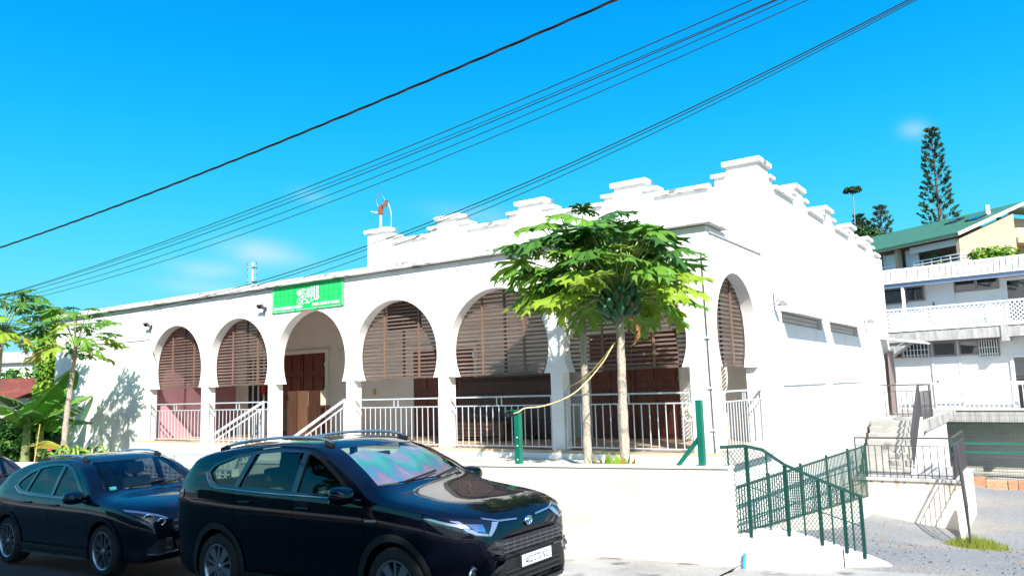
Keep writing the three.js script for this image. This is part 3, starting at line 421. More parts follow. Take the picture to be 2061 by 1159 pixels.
// ---------------------------------------------------------------- plants
function papayaLeaf(R, k) { // deeply cut palmate leaf, stalk end at the origin, tip along +x, blade in xz; each lobe folds along its rib
  const lobes = [-152, -112, -73, -36, 0, 36, 73, 112, 152], len = [0.5, 0.74, 0.92, 1.0, 1.1, 1.0, 0.92, 0.74, 0.5], pos = [], droop = 0.35 + 0.3 * hash2(k, 3, 1);
  const H = (x, y) => { const r = Math.hypot(x, y); return -droop * r * r / R * 0.6 + 0.02 * Math.sin(r * 11 + k * 2 + x * 5); };
  lobes.forEach((d, i) => {
    const a = (d + (hash2(i, k, 6) - 0.5) * 14) * Math.PI / 180, L = R * len[i] * (0.88 + 0.24 * hash2(i, k, 4)), c = Math.cos(a), s = Math.sin(a), P = (t, w, dn) => { const x = c * t * L - s * w * L, y = s * t * L + c * w * L; return [x, H(x, y) - dn * L, y]; };
    const rib = [0, 0.3, 0.5, 0.66, 0.82, 1].map((t) => P(t, 0, 0)), j = () => (hash2(i, k, 20 + pos.length % 97) - 0.5) * 0.03;
    for (const q of [1, -1]) {
      const e = [P(0.14, q * 0.10, 0.03), P(0.32, q * 0.10, 0.04), P(0.46, q * (0.11 + j()), 0.05), P(0.72, q * (0.30 + j()), 0.12), P(0.63, q * 0.12, 0.06), P(0.74, q * (0.10 + j()), 0.06), P(0.97, q * (0.22 + j()), 0.10), P(0.87, q * 0.08, 0.04)];
      const T = [[rib[0], e[0], rib[1]], [e[0], e[1], rib[1]], [rib[1], e[1], rib[2]], [e[1], e[2], rib[2]], [rib[2], e[2], rib[3]], [e[2], e[3], e[4]], [e[2], e[4], rib[3]], [rib[3], e[4], e[5]], [rib[3], e[5], rib[4]], [e[5], e[6], e[7]], [rib[4], e[5], e[7]], [rib[4], e[7], rib[5]]];
      for (const t of T) for (const v of q > 0 ? [t[0], t[2], t[1]] : t) pos.push(...v);
    }
  });
  const g = new THREE.BufferGeometry(); g.setAttribute('position', new THREE.Float32BufferAttribute(pos, 3)); g.computeVertexNormals(); return muv(g);
}
const papLeaves = [0, 1, 2, 3].map((k) => papayaLeaf(0.5, k));
const trunkTube = (pts, r0, r1, n = 24) => { const c = new THREE.CatmullRomCurve3(pts.map((p) => V(...p))), g = new THREE.TubeGeometry(c, n, 1, 12, false), p = g.attributes.position; for (let i = 0; i <= n; i++) { const ctr = c.getPointAt(i / n), r = r0 + (r1 - r0) * i / n; for (let j = 0; j <= 12; j++) { const q = i * 13 + j, v = V().fromBufferAttribute(p, q).sub(ctr).multiplyScalar(r * (1 + 0.07 * Math.sin(i * 2.1 + j * 1.3))); p.setXYZ(q, ctr.x + v.x, ctr.y + v.y, ctr.z + v.z); } } g.computeVertexNormals(); const L = c.getLength(), uv = g.attributes.uv; for (let i = 0; i < uv.count; i++) uv.setXY(i, uv.getX(i) * L * 3, uv.getY(i) * 1.2); return g; };
const fruitM = std({ color: lin(0.03, 0.11, 0.05), roughness: 0.42 }), ripeM = std({ color: lin(0.55, 0.22, 0.02), roughness: 0.45 });
const fruitG = (() => { const g = new THREE.SphereGeometry(1, 12, 10), p = g.attributes.position; for (let i = 0; i < p.count; i++) { const y = p.getY(i), f = 1 + 0.12 * (-y); p.setXYZ(i, p.getX(i) * 0.062 * f * (1 + 0.04 * Math.cos(5 * Math.atan2(p.getZ(i), p.getX(i)))), y * 0.105, p.getZ(i) * 0.062 * f); } g.computeVertexNormals(); return g; })();
function papaya(label, base, topOff, n, fruits, reach, leafS, opt = {}) {
  const t = thing('papaya_tree', label, 'papaya tree', base), top = V(...topOff), H = top.y;
  part('trunk', trunkTube([[0, -0.15, 0], [top.x * 0.15, H * 0.35, top.z * 0.2], [top.x * 0.6, H * 0.7, top.z * 0.6], [top.x, H, top.z], [top.x * 1.02, H + 0.25, top.z]], opt.r || 0.085, (opt.r || 0.085) * 0.62), M.bark, t);
  for (let i = 0; i < n; i++) {
    const az = i * 2.39996 + (opt.az || 0) + rr(-0.2, 0.2), f = i / (n - 1), el = (76 - (opt.drop || 74) * Math.pow(f, 0.75)) * Math.PI / 180 + rr(-0.12, 0.12), L = reach * (0.62 + 0.42 * Math.sin(Math.PI * Math.min(1, f * 0.75 + 0.2))) * rr(0.88, 1.1);
    const o = top.clone().add(V(Math.cos(az) * 0.05, 0.16 - 0.38 * f, Math.sin(az) * 0.05)), dir = V(Math.cos(az) * Math.cos(el), Math.sin(el), Math.sin(az) * Math.cos(el)), tip = o.clone().addScaledVector(dir, L).add(V(0, -0.12 * f * L, 0));
        if (f > 0.72 && Math.sin(az) > 0.1 && Math.cos(az) > -0.6 && opt.ripe) continue; // the fruit hang in the open
    const mat = f > 0.95 && !opt.trim ? M.leafYellow : f > 0.5 ? (rnd() < 0.5 ? M.leafC : M.leafB) : [M.leafA, M.leafB, M.leafD][Math.floor(rnd() * 3)];
    const m = part('leaf', papLeaves[i % 4], mat, t); m.position.copy(tip); const s = leafS * (f < 0.12 ? 0.6 : rr(0.85, 1.15)); m.scale.setScalar(s);
    const tl = 0.18 - 0.5 * f + rr(-0.35, 0.3), ax = V(Math.cos(az) * Math.cos(tl), Math.sin(tl), Math.sin(az) * Math.cos(tl)), zz = V(-Math.sin(az), rr(-0.35, 0.35), Math.cos(az)).normalize(), yy = zz.clone().cross(ax).normalize(); m.quaternion.setFromRotationMatrix(new THREE.Matrix4().makeBasis(ax, yy, ax.clone().cross(yy)));
    part('leaf_stalk', tube([o, o.clone().lerp(tip, 0.5).add(V(0, 0.05, 0)), tip], 0.011, 8, 5), M.petiole, t);
  }
  for (let i = 0; i < fruits; i++) { const az = i * 2.4, f = i / fruits, m = part('fruit', fruitG, i === fruits - 3 && opt.ripe ? ripeM : fruitM, t); const R = 0.14 + 0.09 * Math.sin(f * 3), fs = opt.fs || 1; m.position.set(top.x + Math.cos(az) * R * fs, H + 0.08 - 0.46 * f, top.z + Math.sin(az) * R * fs); m.rotation.set(Math.sin(az) * 0.5, 0, -Math.cos(az) * 0.5); m.scale.setScalar(rr(0.85, 1.15)); }
  for (const [dx, dy, dz, s] of opt.dry || []) { const m = part('dry_leaf', papLeaves[1], M.leafDry, t); m.position.set(top.x + dx, H + dy, top.z + dz); m.scale.set(s, s * 2.2, s * 0.3); m.rotation.set(0.4, 0.7, -1.5); part('dry_stalk', cyl(V(top.x + 0.05, H - 0.2, top.z), V(top.x + dx, H + dy, top.z + dz), 0.008), M.leafDry, t); }
  return t;
}
papaya('papaya tree with fruit cluster and rope, in front of corner arch', [-5.47, 1.0, -10.9], [0.03, 2.72, 0], 56, 34, 1.02, 1.02, { trim: true, ripe: true, r: 0.082, az: 0.6, fs: 1.25, dry: [[0.38, -0.55, 0.1, 0.42], [0.3, -0.2, 0.12, 0.3]] });
papaya('papaya tree with slimmer trunk standing nearer the arches', [-6.42, 0.98, -11.45], [0.02, 3.1, 0.02], 56, 8, 1.06, 1.02, { trim: true, r: 0.072, az: 2.2, drop: 78 });
papaya('slender leaning papaya tree in front of blank white wall', [-21.85, 0.42, -10.6], [0.42, 3.35, 0], 26, 6, 0.95, 0.88, { r: 0.085, az: 1.1, dry: [[0.95, -0.1, 0.1, 0.45]] });
papaya('broad papaya tree at the end of the low wall', [-25.3, 0.42, -10.3], [0.2, 3.9, 0], 42, 5, 1.25, 1.1, { r: 0.1, az: 0.3 });
{ // small weeds at the foot of the fruiting papaya
  const t = thing('weed_clump', 'small weeds around the foot of fruiting papaya', 'plant', [-5.47, 1.0, -10.6]);
  for (let i = 0; i < 46; i++) { const g = new THREE.BufferGeometry(), a = rr(0, 6.28), r = rr(0.05, 0.36), h = rr(0.12, 0.34), w = rr(0.025, 0.05), x = Math.cos(a) * r, z = Math.sin(a) * r * 0.6, c = Math.cos(a + 1.5) * w, s = Math.sin(a + 1.5) * w; g.setAttribute('position', new THREE.Float32BufferAttribute([x, 0, z, x * 1.3 + c, h * 0.6, z * 1.3 + s, x * 1.5, h, z * 1.5, x, 0, z, x * 1.5, h, z * 1.5, x * 1.3 - c, h * 0.6, z * 1.3 - s], 3)); g.computeVertexNormals(); part('leaf', muv(g), i % 5 === 0 ? M.leafDry : i % 2 ? M.leafC : M.leafB, t); }
}
// banana leaf: midrib arches, the blade is torn into strips
function bananaLeaf(L, W, arch, k) {
  const pos = [], n = 18, rib = (t) => [L * (t - 0.12 * arch * t * t), arch * L * (0.55 * t - 0.75 * t * t), 0], wd = (t) => W * Math.pow(Math.sin(Math.PI * Math.min(1, 0.06 + t * 0.94)), 0.55);
  for (let i = 0; i < n; i++) { const t0 = 0.08 + 0.92 * i / n, t1 = 0.08 + 0.92 * (i + 1) / n, a = rib(t0), b = rib(t1); for (const s of [1, -1]) { const tear = hash2(i, k, s + 5) < 0.16 ? 0.07 : 0, dr = 0.28 + 0.5 * (i > 8 ? 0.4 : 0.1) + (tear ? 0.3 : 0), w0 = wd(t0), w1 = wd(t1), e0 = [a[0] + tear, a[1] - w0 * dr, s * w0], e1 = [b[0], b[1] - w1 * dr, s * w1]; pos.push(...a, ...(s > 0 ? e0 : b), ...(s > 0 ? b : e0), ...b, ...(s > 0 ? e0 : e1), ...(s > 0 ? e1 : e0)); } }
  const g = new THREE.BufferGeometry(); g.setAttribute('position', new THREE.Float32BufferAttribute(pos, 3)); g.computeVertexNormals(); return [muv(g), tube([[0, -0.3, 0], [0, 0, 0], ...[0.3, 0.6, 0.98].map(rib)], 0.016, 16, 5)];
}
{
  const mats = [leafMat(0.11, 0.31, 0.05, 0.4, 0.4), leafMat(0.15, 0.36, 0.045, 0.4, 0.4), leafMat(0.07, 0.22, 0.045, 0.4, 0.45)], yel = leafMat(0.34, 0.30, 0.03, 0.35, 0.6);
  const banana = (label, base, leaves) => { const t = thing('banana_plant', label, 'banana plant', base); part('stem', trunkTube([[0, -0.1, 0], [0, 0.5, 0], [0.03, 1.1, 0], [0.05, 1.5, 0]], 0.13, 0.08), std({ color: lin(0.2, 0.24, 0.09), roughness: 0.7 }), t); leaves.forEach(([az, el, L, W, arch, m, y], k) => { const [b, r] = bananaLeaf(L, W, arch, k + base[0] * 3 | 0), o = part('leaf', b, m === 3 ? yel : mats[m], t); o.position.set(0.03, y, 0); o.rotation.set(0, az, el, 'YXZ'); part('midrib', r, M.petiole, o); }); };
  banana('banana plant with wide torn leaves behind the low wall', [-24.2, 0.42, -10.7], [[0.1, 0.75, 1.8, 0.46, 0.35, 1, 1.3], [-0.35, 0.35, 2.0, 0.44, 0.5, 0, 1.2], [0.6, 0.2, 2.0, 0.40, 0.55, 2, 1.1], [0.25, 0.45, 2.3, 0.46, 0.5, 1, 1.0], [-0.9, 0.5, 1.8, 0.34, 0.5, 1, 1.2], [2.6, 0.6, 1.8, 0.32, 0.5, 0, 1.2], [1.6, 0.8, 1.6, 0.3, 0.4, 2, 1.3], [-2.2, 0.6, 1.8, 0.32, 0.5, 1, 1.2], [0.05, 0.12, 2.1, 0.34, 0.5, 3, 0.6]]);
  banana('younger banana plant leaning against the hall corner', [-25.6, 0.42, -11.7], [[0.2, 0.9, 2.0, 0.5, 0.4, 2, 1.5], [-0.3, 0.55, 2.3, 0.5, 0.5, 0, 1.4], [0.9, 0.6, 1.7, 0.34, 0.5, 1, 1.3], [-1.2, 0.6, 1.8, 0.32, 0.5, 2, 1.3], [2.4, 0.6, 1.8, 0.3, 0.5, 0, 1.2], [0.0, 0.1, 1.9, 0.3, 0.55, 1, 1.0]]);
}
{ // trailing cactus with three-ribbed stems on the wall
  const t = thing('climbing_cactus', 'sprawling yellow green cactus with arching three ribbed stems', 'cactus', [-20.6, 0.55, -10.3]), cm = [std({ color: lin(0.20, 0.30, 0.03), roughness: 0.5 }), std({ color: lin(0.10, 0.22, 0.03), roughness: 0.5 }), std({ color: lin(0.34, 0.34, 0.05), roughness: 0.5 })];
  for (let i = 0; i < 44; i++) { const a = rr(-0.6, 3.7), L = rr(0.5, 1.15), h = rr(0.2, 0.62), x0 = rr(-0.75, 0.95), z0 = rr(-0.25, 0.25), dx = Math.cos(a) * L, dz = Math.sin(a) * L * 0.35, c = new THREE.CatmullRomCurve3([V(x0, 0, z0), V(x0 + dx * 0.35, h, z0 + dz * 0.35), V(x0 + dx * 0.75, h * 1.05, z0 + dz * 0.75), V(x0 + dx, h * 0.55 - 0.1, z0 + dz)]); const g = new THREE.TubeGeometry(c, 9, 0.034, 3); g.computeVertexNormals(); part('stem', muv(g), cm[i % 3 === 0 ? 1 : i % 7 === 0 ? 2 : 0], t); }
  for (const [x, y, z] of [[-1.15, 0.5, 0.1], [-1.05, 0.42, 0.15]]) part('flower', new THREE.IcosahedronGeometry(0.06, 1).translate(x, y, z), std({ color: lin(0.6, 0.03, 0.10), roughness: 0.6 }), t);
}
// crowns from many bent leaf faces, spread through lobes
function crownGeo(lobes, n, size, s0, flat = 0) {
  let sd = s0; const R = () => { sd = (sd * 1664525 + 1013904223) >>> 0; return sd / 4294967296; }, pos = [], tot = lobes.reduce((a, l) => a + l[3] * l[4] * l[3], 0), a = V(), u = V(), w = V();
  for (const [cx, cy, cz, rx, ry] of lobes) { const m = Math.round(n * rx * ry * rx / tot); for (let i = 0; i < m; i++) { let x, y, z, d; do { x = R() * 2 - 1; y = R() * 2 - 1; z = R() * 2 - 1; d = x * x + y * y + z * z; } while (d > 1 || (d < 0.35 && R() < 0.75)); const sz = size * (0.6 + 0.8 * R()); a.set(cx + x * rx, cy + y * ry, cz + z * rx); const n0 = V(x + (R() - 0.5) * 1.6, y + 0.5 + (R() - 0.5) * 1.6 + flat, z + (R() - 0.5) * 1.6).normalize(); u.set(R() - 0.5, R() - 0.5, R() - 0.5).cross(n0).normalize().multiplyScalar(sz); w.copy(n0).cross(u).normalize().multiplyScalar(sz * 0.42); const tip = a.clone().add(u), l = a.clone().addScaledVector(u, 0.45).add(w).addScaledVector(n0, sz * 0.12), r = a.clone().addScaledVector(u, 0.45).sub(w).addScaledVector(n0, sz * 0.12); for (const q of [a, l, tip, a, tip, r]) pos.push(q.x, q.y, q.z); } }
  const g = new THREE.BufferGeometry(); g.setAttribute('position', new THREE.Float32BufferAttribute(pos, 3)); g.computeVertexNormals(); g.setAttribute('uv', new THREE.Float32BufferAttribute(new Float32Array(pos.length / 3 * 2), 2)); return g;
}
function tree(name, label, base, H, tr, lobes, n, size, mat, group, s0) {
  const t = thing(name, label, name.includes('shrub') ? 'shrub' : 'tree', base, group);
  part('trunk', trunkTube([[0, -0.4, 0], [0.05, H * 0.4, 0], [0, H * 0.75, 0.05], [0, H, 0]], tr, tr * 0.5, 12), M.barkDark, t);
  lobes.slice(0, 6).forEach(([x, y, z]) => part('limb', trunkTube([[0, H * 0.7, 0], [x * 0.4, (H * 0.7 + y) / 2 + 0.1, z * 0.4], [x * 0.85, y, z * 0.85]], tr * 0.4, tr * 0.15, 8), M.barkDark, t));
  const h = Math.floor(lobes.length / 2); part('crown', crownGeo(lobes, n, size, s0), mat[0], t); if (mat[1]) part('crown', crownGeo(lobes, n * 0.4, size, s0 + 77), mat[1], t); return t;
}
const lob = (n, R, H0, Ry, s) => { const o = []; for (let i = 0; i < n; i++) { const a = i * 2.4 + s, r = R * (0.25 + 0.6 * hash2(i, s | 0, 2)); o.push([Math.cos(a) * r, H0 + Ry * (hash2(i, s | 0, 5) - 0.5) * 1.3, Math.sin(a) * r, R * (0.42 + 0.2 * hash2(i, s | 0, 8)), Ry * (0.5 + 0.25 * hash2(i, s | 0, 11))]); } return o; };
tree('leafy_shrub', 'dense green shrub beside the blank end of hall', [-28.5, 0.4, -13.6], 3.0, 0.08, lob(9, 0.85, 2.4, 2.1, 1), 4200, 0.16, [M.leafB, M.leafC], null, 11);
tree('low_shrub', 'low dark shrub under the banana leaves', [-27.4, 0.4, -12.2], 0.8, 0.06, lob(7, 1.1, 0.8, 0.9, 2), 3000, 0.14, [M.leafD, M.leafB], null, 12);
tree('low_shrub', 'bright low shrub below the rusty roof', [-31.5, 0.4, -12.4], 1.2, 0.08, lob(7, 1.6, 1.0, 1.1, 3), 3600, 0.17, [M.leafB, M.leafC], null, 13);
{ // tile red shed roof and far white house on the left
  const s = thing('rusty_shed', 'small shed with rusty red metal roof behind plants', 'shed', [-39.3, 0.5, -17.0]); s.rotation.y = 0.25;
  part('wall', box(-2.6, 2.6, 0, 2.0, -2, 2), M.plasterCream, s); const rm = std({ map: grime([0.20, 0.05, 0.035], [0.32, 0.14, 0.06], 1.3, 140, 0.5), roughness: 0.8 });
  for (const q of [1, -1]) { const g = new THREE.BoxGeometry(6, 0.05, 2.7); g.rotateX(q * 0.34); g.translate(0, 2.45, q * 1.25); const r = part('roof_sheet', muv(g), rm, s); for (let k = 0; k < 20; k++) { const b = new THREE.BoxGeometry(0.05, 0.03, 2.7); b.rotateX(q * 0.34); b.translate(-2.85 + k * 0.3, 2.49, q * 1.25); part('roof_rib', muv(b), rm, r); } }
  const h = thing('far_white_house', 'small far white house seen between papaya and shrub', 'house', [-74, 0, -32]); h.rotation.y = 0.4;
  part('wall', box(-4, 4, -3, 5.6, -3, 3), M.plaster, h); part('roof', prism([[-4.4, 5.6], [4.4, 5.6], [3.2, 6.5], [-3.2, 6.5]], 6.8).translate(0, 0, -3.4), M.concreteDark, h); for (const x of [-2.2, 1.5]) part('window', box(x, x + 1.1, 3.8, 5, 2.99, 3.05), M.glassDark, h);
  tree('round_tree', 'round far green tree below the white house', [-66, -1, -27], 2.4, 0.2, lob(8, 3.4, 3.2, 2.4, 4), 2600, 0.42, [M.leafD, M.leafB], 'far trees beyond the garden', 14);
  tree('round_tree', 'low far green tree beside the rusty roof', [-58, -1, -20], 2.0, 0.2, lob(8, 2.6, 2.3, 1.8, 5), 2200, 0.36, [M.leafB, M.leafD], 'far trees beyond the garden', 15);
  const st = thing('bamboo_stake', 'thin yellow bamboo stake leaning by the banana plant', 'stake', [-22.6, 0.42, -10.2]); part('cane', cyl(V(0, 0, 0), V(-0.15, 1.3, -0.2), 0.016, 0.012, 7), std({ color: lin(0.5, 0.36, 0.08), roughness: 0.6 }), st);
}
// ---------------------------------------------------------------- cars
function mono(xs, ys) { // monotone cubic interpolation
  const n = xs.length, d = [], m = []; for (let i = 0; i < n - 1; i++) d.push((ys[i + 1] - ys[i]) / (xs[i + 1] - xs[i]));
  m[0] = d[0]; m[n - 1] = d[n - 2]; for (let i = 1; i < n - 1; i++) m[i] = d[i - 1] * d[i] <= 0 ? 0 : 2 * d[i - 1] * d[i] / (d[i - 1] + d[i]);
  return (x) => { if (x <= xs[0]) return ys[0]; if (x >= xs[n - 1]) return ys[n - 1]; let i = 0; while (x > xs[i + 1]) i++; const h = xs[i + 1] - xs[i], t = (x - xs[i]) / h, t2 = t * t, t3 = t2 * t; return (2 * t3 - 3 * t2 + 1) * ys[i] + (t3 - 2 * t2 + t) * h * m[i] + (-2 * t3 + 3 * t2) * ys[i + 1] + (t3 - t2) * h * m[i + 1]; };
}
function carShape(P) {
  const f = (k) => mono(P[k].map((a) => a[0]), P[k].map((a) => a[1])), top = f('top'), bot = f('bot'), belt = f('belt'), wid = f('wid'), drop = f('drop');
  const section = (x, inset = 0) => { // half section from bottom centre to top centre, [z, y]
    const yT = top(x) - inset * 0.8, yb = bot(x) + inset, w = wid(x) - inset, yB = Math.min(belt(x), yT - 0.05), eD = Math.min(drop(x), yT - yB), yE = yT - eD, wB = w * 0.975, wE = Math.max(0.12, wB - Math.max(0, yE - yB) * P.tumble), H = yB - yb, ed = (wE - 0.05);
    const k = [[0, yb], [w * 0.55, yb], [w * 0.88, yb + 0.005], [w * 0.955, yb + H * 0.07], [w * 0.972, yb + H * 0.2], [w * 0.975, yb + H * 0.38], [w * 0.993, yb + H * 0.56], [w, yb + H * 0.72], [w * 0.996, yb + H * 0.86], [w * 0.986, yb + H * 0.95], [wB, yB], [wB + (wE - wB) * 0.12, yB + (yE - yB) * 0.12], [wB + (wE - wB) * 0.5 + 0.008, yB + (yE - yB) * 0.5], [wE, yE], [wE - ed * 0.09, yE + eD * 0.42], [wE - ed * 0.22, yE + eD * 0.66], [wE * 0.6, yT - eD * 0.14], [wE * 0.3, yT - eD * 0.03], [0, yT]];
    const out = []; for (let i = 0; i < k.length - 1; i++) { const p0 = k[Math.max(0, i - 1)], p1 = k[i], p2 = k[i + 1], p3 = k[Math.min(k.length - 1, i + 2)], n = i >= 5 ? 3 : 2; for (let q = 0; q < n; q++) { const t = q / n, c = (a, b, cc, d) => { const m1 = (cc - a) * 0.5, m2 = (d - b) * 0.5, t2 = t * t, t3 = t2 * t; return (2 * t3 - 3 * t2 + 1) * b + (t3 - 2 * t2 + t) * m1 + (-2 * t3 + 3 * t2) * cc + (t3 - t2) * m2; }; out.push([Math.max(0, c(p0[0], p1[0], p2[0], p3[0])), c(p0[1], p1[1], p2[1], p3[1])]); } }
    out.push(k[k.length - 1]); return out;
  };
  const solid = (xs, inset, floor) => {
    const pos = [], idx = [], secs = xs.map((x) => section(x, inset).map(([z, y]) => [z, floor ? Math.max(y, floor) : y])), n = secs[0].length, N = 2 * (n - 1);
    secs.forEach((s, i) => { for (let j = 0; j < n; j++) pos.push(xs[i], s[j][1], s[j][0]); for (let j = n - 2; j > 0; j--) pos.push(xs[i], s[j][1], -s[j][0]); });
    for (let i = 0; i < xs.length - 1; i++) for (let j = 0; j < N; j++) { const a = i * N + j, b = i * N + (j + 1) % N, c = a + N, d = b + N; idx.push(a, c, b, b, c, d); }
    for (const [i, flip] of [[0, false], [xs.length - 1, true]]) { const s = secs[i], cy = (s[0][1] + s[n - 1][1]) / 2, c = pos.length / 3; pos.push(xs[i], cy, 0); for (let j = 0; j < N; j++) { const a = i * N + j, b = i * N + (j + 1) % N; flip ? idx.push(c, b, a) : idx.push(c, a, b); } }
    const g = new THREE.BufferGeometry(); g.setAttribute('position', new THREE.Float32BufferAttribute(pos, 3)); g.setIndex(idx);
    // make faces point outward
    g.computeBoundingBox(); let vol = 0; const a = V(), b = V(), c = V(), p = g.attributes.position; for (let i = 0; i < idx.length; i += 3) { a.fromBufferAttribute(p, idx[i]); b.fromBufferAttribute(p, idx[i + 1]); c.fromBufferAttribute(p, idx[i + 2]); vol += a.dot(b.cross(c)); }
    if (vol < 0) { for (let i = 0; i < idx.length; i += 3) { const t = idx[i]; idx[i] = idx[i + 1]; idx[i + 1] = t; } g.setIndex(idx); }
    g.computeVertexNormals(); g.setAttribute('uv', new THREE.Float32BufferAttribute(new Float32Array(pos.length / 3 * 2), 2)); return g;
  };
  const side = (x, y) => { const s = section(x); for (let j = s.length - 2; j > 4; j--) if (s[j][1] <= y) { const [z1, y1] = s[j], [z2, y2] = s[j + 1]; return y2 === y1 ? z1 : z1 + (z2 - z1) * (y - y1) / (y2 - y1); } return s[6][0]; };
  const topAt = (x, z) => { const s = section(x); z = Math.abs(z); for (let j = s.length - 2; j > 3; j--) if (s[j][0] >= z) { const [z1, y1] = s[j], [z2, y2] = s[j + 1]; return y1 + (y2 - y1) * (z - z1) / (z2 - z1 || 1); } return s[s.length - 1][1]; };
  const inside = (x, y, z) => { const s = section(x); z = Math.abs(z); let r = false; const pts = [...s, [-0.5, s[s.length - 1][1]], [-0.5, s[0][1]]]; for (let i = 0, j = pts.length - 1; i < pts.length; j = i++) if ((pts[i][1] > y) !== (pts[j][1] > y) && z < (pts[j][0] - pts[i][0]) * (y - pts[i][1]) / (pts[j][1] - pts[i][1]) + pts[i][0]) r = !r; return r; };
  const endAt = (y, z, dir, from) => { let a = from, st = 0.04, k = 0; while (!inside(a, y, z) && k++ < 90) a -= dir * st; let lo = a, hi = a + dir * st; for (let i = 0; i < 10; i++) { const m = (lo + hi) / 2; inside(m, y, z) ? lo = m : hi = m; } return lo; };
  return { section, solid, side, topAt, endAt, P };
}
function refine(shape, maxL) { // triangulate an outline and split long edges
  let g = new THREE.ShapeGeometry(shape, 6), p = g.attributes.position, T = []; for (let i = 0; i < g.index.count; i += 3) T.push([0, 1, 2].map((k) => { const q = g.index.getX(i + k); return [p.getX(q), p.getY(q)]; }));
  for (let it = 0; it < 6; it++) { const N = []; let any = false; for (const [a, b, c] of T) { const l = (u, v) => Math.hypot(u[0] - v[0], u[1] - v[1]), ab = l(a, b), bc = l(b, c), ca = l(c, a), m = Math.max(ab, bc, ca), h = (u, v) => [(u[0] + v[0]) / 2, (u[1] + v[1]) / 2]; if (m <= maxL) N.push([a, b, c]); else { any = true; if (m === ab) { const q = h(a, b); N.push([a, q, c], [q, b, c]); } else if (m === bc) { const q = h(b, c); N.push([a, b, q], [a, q, c]); } else { const q = h(c, a); N.push([a, b, q], [q, b, c]); } } } T = N; if (!any) break; }
  return T;
}
function patch(C, pts, axis, off, o = {}) { // lay an outline on the body: axis 'z+' 'z-' (x,y), 'x+' 'x-' (z,y), 'y' (x,z)
  const s = pts instanceof THREE.Shape ? pts : poly(pts), T = refine(s, o.max || 0.07), pos = [];
  const at = ([u, v]) => axis === 'z+' ? [u, v, C.side(u, v) + off] : axis === 'z-' ? [u, v, -C.side(u, v) - off] : axis === 'y' ? [u, C.topAt(u, v) + off, v] : [C.endAt(v, u, axis === 'x+' ? 1 : -1, axis === 'x+' ? C.P.nose : C.P.tail) + off * (axis === 'x+' ? 1 : -1), v, u];
  for (const t of T) for (const q of t) pos.push(...at(q));
  let g = new THREE.BufferGeometry(); g.setAttribute('position', new THREE.Float32BufferAttribute(pos, 3)); g = mergeVertices(g, 1e-4); g.computeVertexNormals();
  const n = g.attributes.normal, want = { 'z+': [2, 1], 'z-': [2, -1], 'x+': [0, 1], 'x-': [0, -1], y: [1, 1] }[axis]; let sum = 0; for (let i = 0; i < n.count; i++) sum += n.getComponent(i, want[0]) * want[1];
  if (sum < 0) { const ix = g.index.array; for (let i = 0; i < ix.length; i += 3) { const t = ix[i]; ix[i] = ix[i + 1]; ix[i + 1] = t; } g.computeVertexNormals(); }
  const uv = new Float32Array(g.attributes.position.count * 2), pp = g.attributes.position; for (let i = 0; i < pp.count; i++) { uv[i * 2] = axis[0] === 'x' ? pp.getZ(i) : pp.getX(i); uv[i * 2 + 1] = axis === 'y' ? pp.getZ(i) : pp.getY(i); } g.setAttribute('uv', new THREE.BufferAttribute(uv, 2)); return g;
}
const csg = new Evaluator(); csg.attributes = ['position', 'normal', 'uv']; csg.useGroups = false;
const brush = (g) => { const b = new Brush(g); b.updateMatrixWorld(); return b; };
const extr = (pts, d) => { const g = new THREE.ExtrudeGeometry(poly(pts), { depth: d, bevelEnabled: false }); return g.index ? g.toNonIndexed() : g; };
const zPrism = (pts, z0, z1) => { const g = extr(pts, z1 - z0); g.translate(0, 0, z0); return brush(g); };
const xPrism = (pts, x0, x1) => { const g = extr(pts, x1 - x0); g.applyMatrix4(new THREE.Matrix4().makeBasis(V(0, 0, 1), V(0, 1, 0), V(-1, 0, 0))); g.translate(x1, 0, 0); return brush(g); };
const grow = (pts, e) => { const cx = pts.reduce((a, p) => a + p[0], 0) / pts.length, cy = pts.reduce((a, p) => a + p[1], 0) / pts.length; return pts.map(([x, y]) => { const L = Math.hypot(x - cx, y - cy); return [cx + (x - cx) * (L + e) / L, cy + (y - cy) * (L + e) / L]; }); };
const tyreM = std({ color: lin(0.014, 0.014, 0.015), roughness: 0.9 }), clad = std({ color: lin(0.012, 0.012, 0.013), roughness: 0.55 }), lampGlass = phys({ color: lin(0.9, 0.93, 0.97), roughness: 0.02, transmission: 1, thickness: 0, ior: 1.45 }), seatM = std({ color: lin(0.16, 0.17, 0.14), roughness: 0.8 }), trimM = phys({ color: lin(0.006, 0.006, 0.007), roughness: 0.12, clearcoat: 1 }), silver = std({ color: lin(0.55, 0.58, 0.64), metalness: 0.9, roughness: 0.28 });
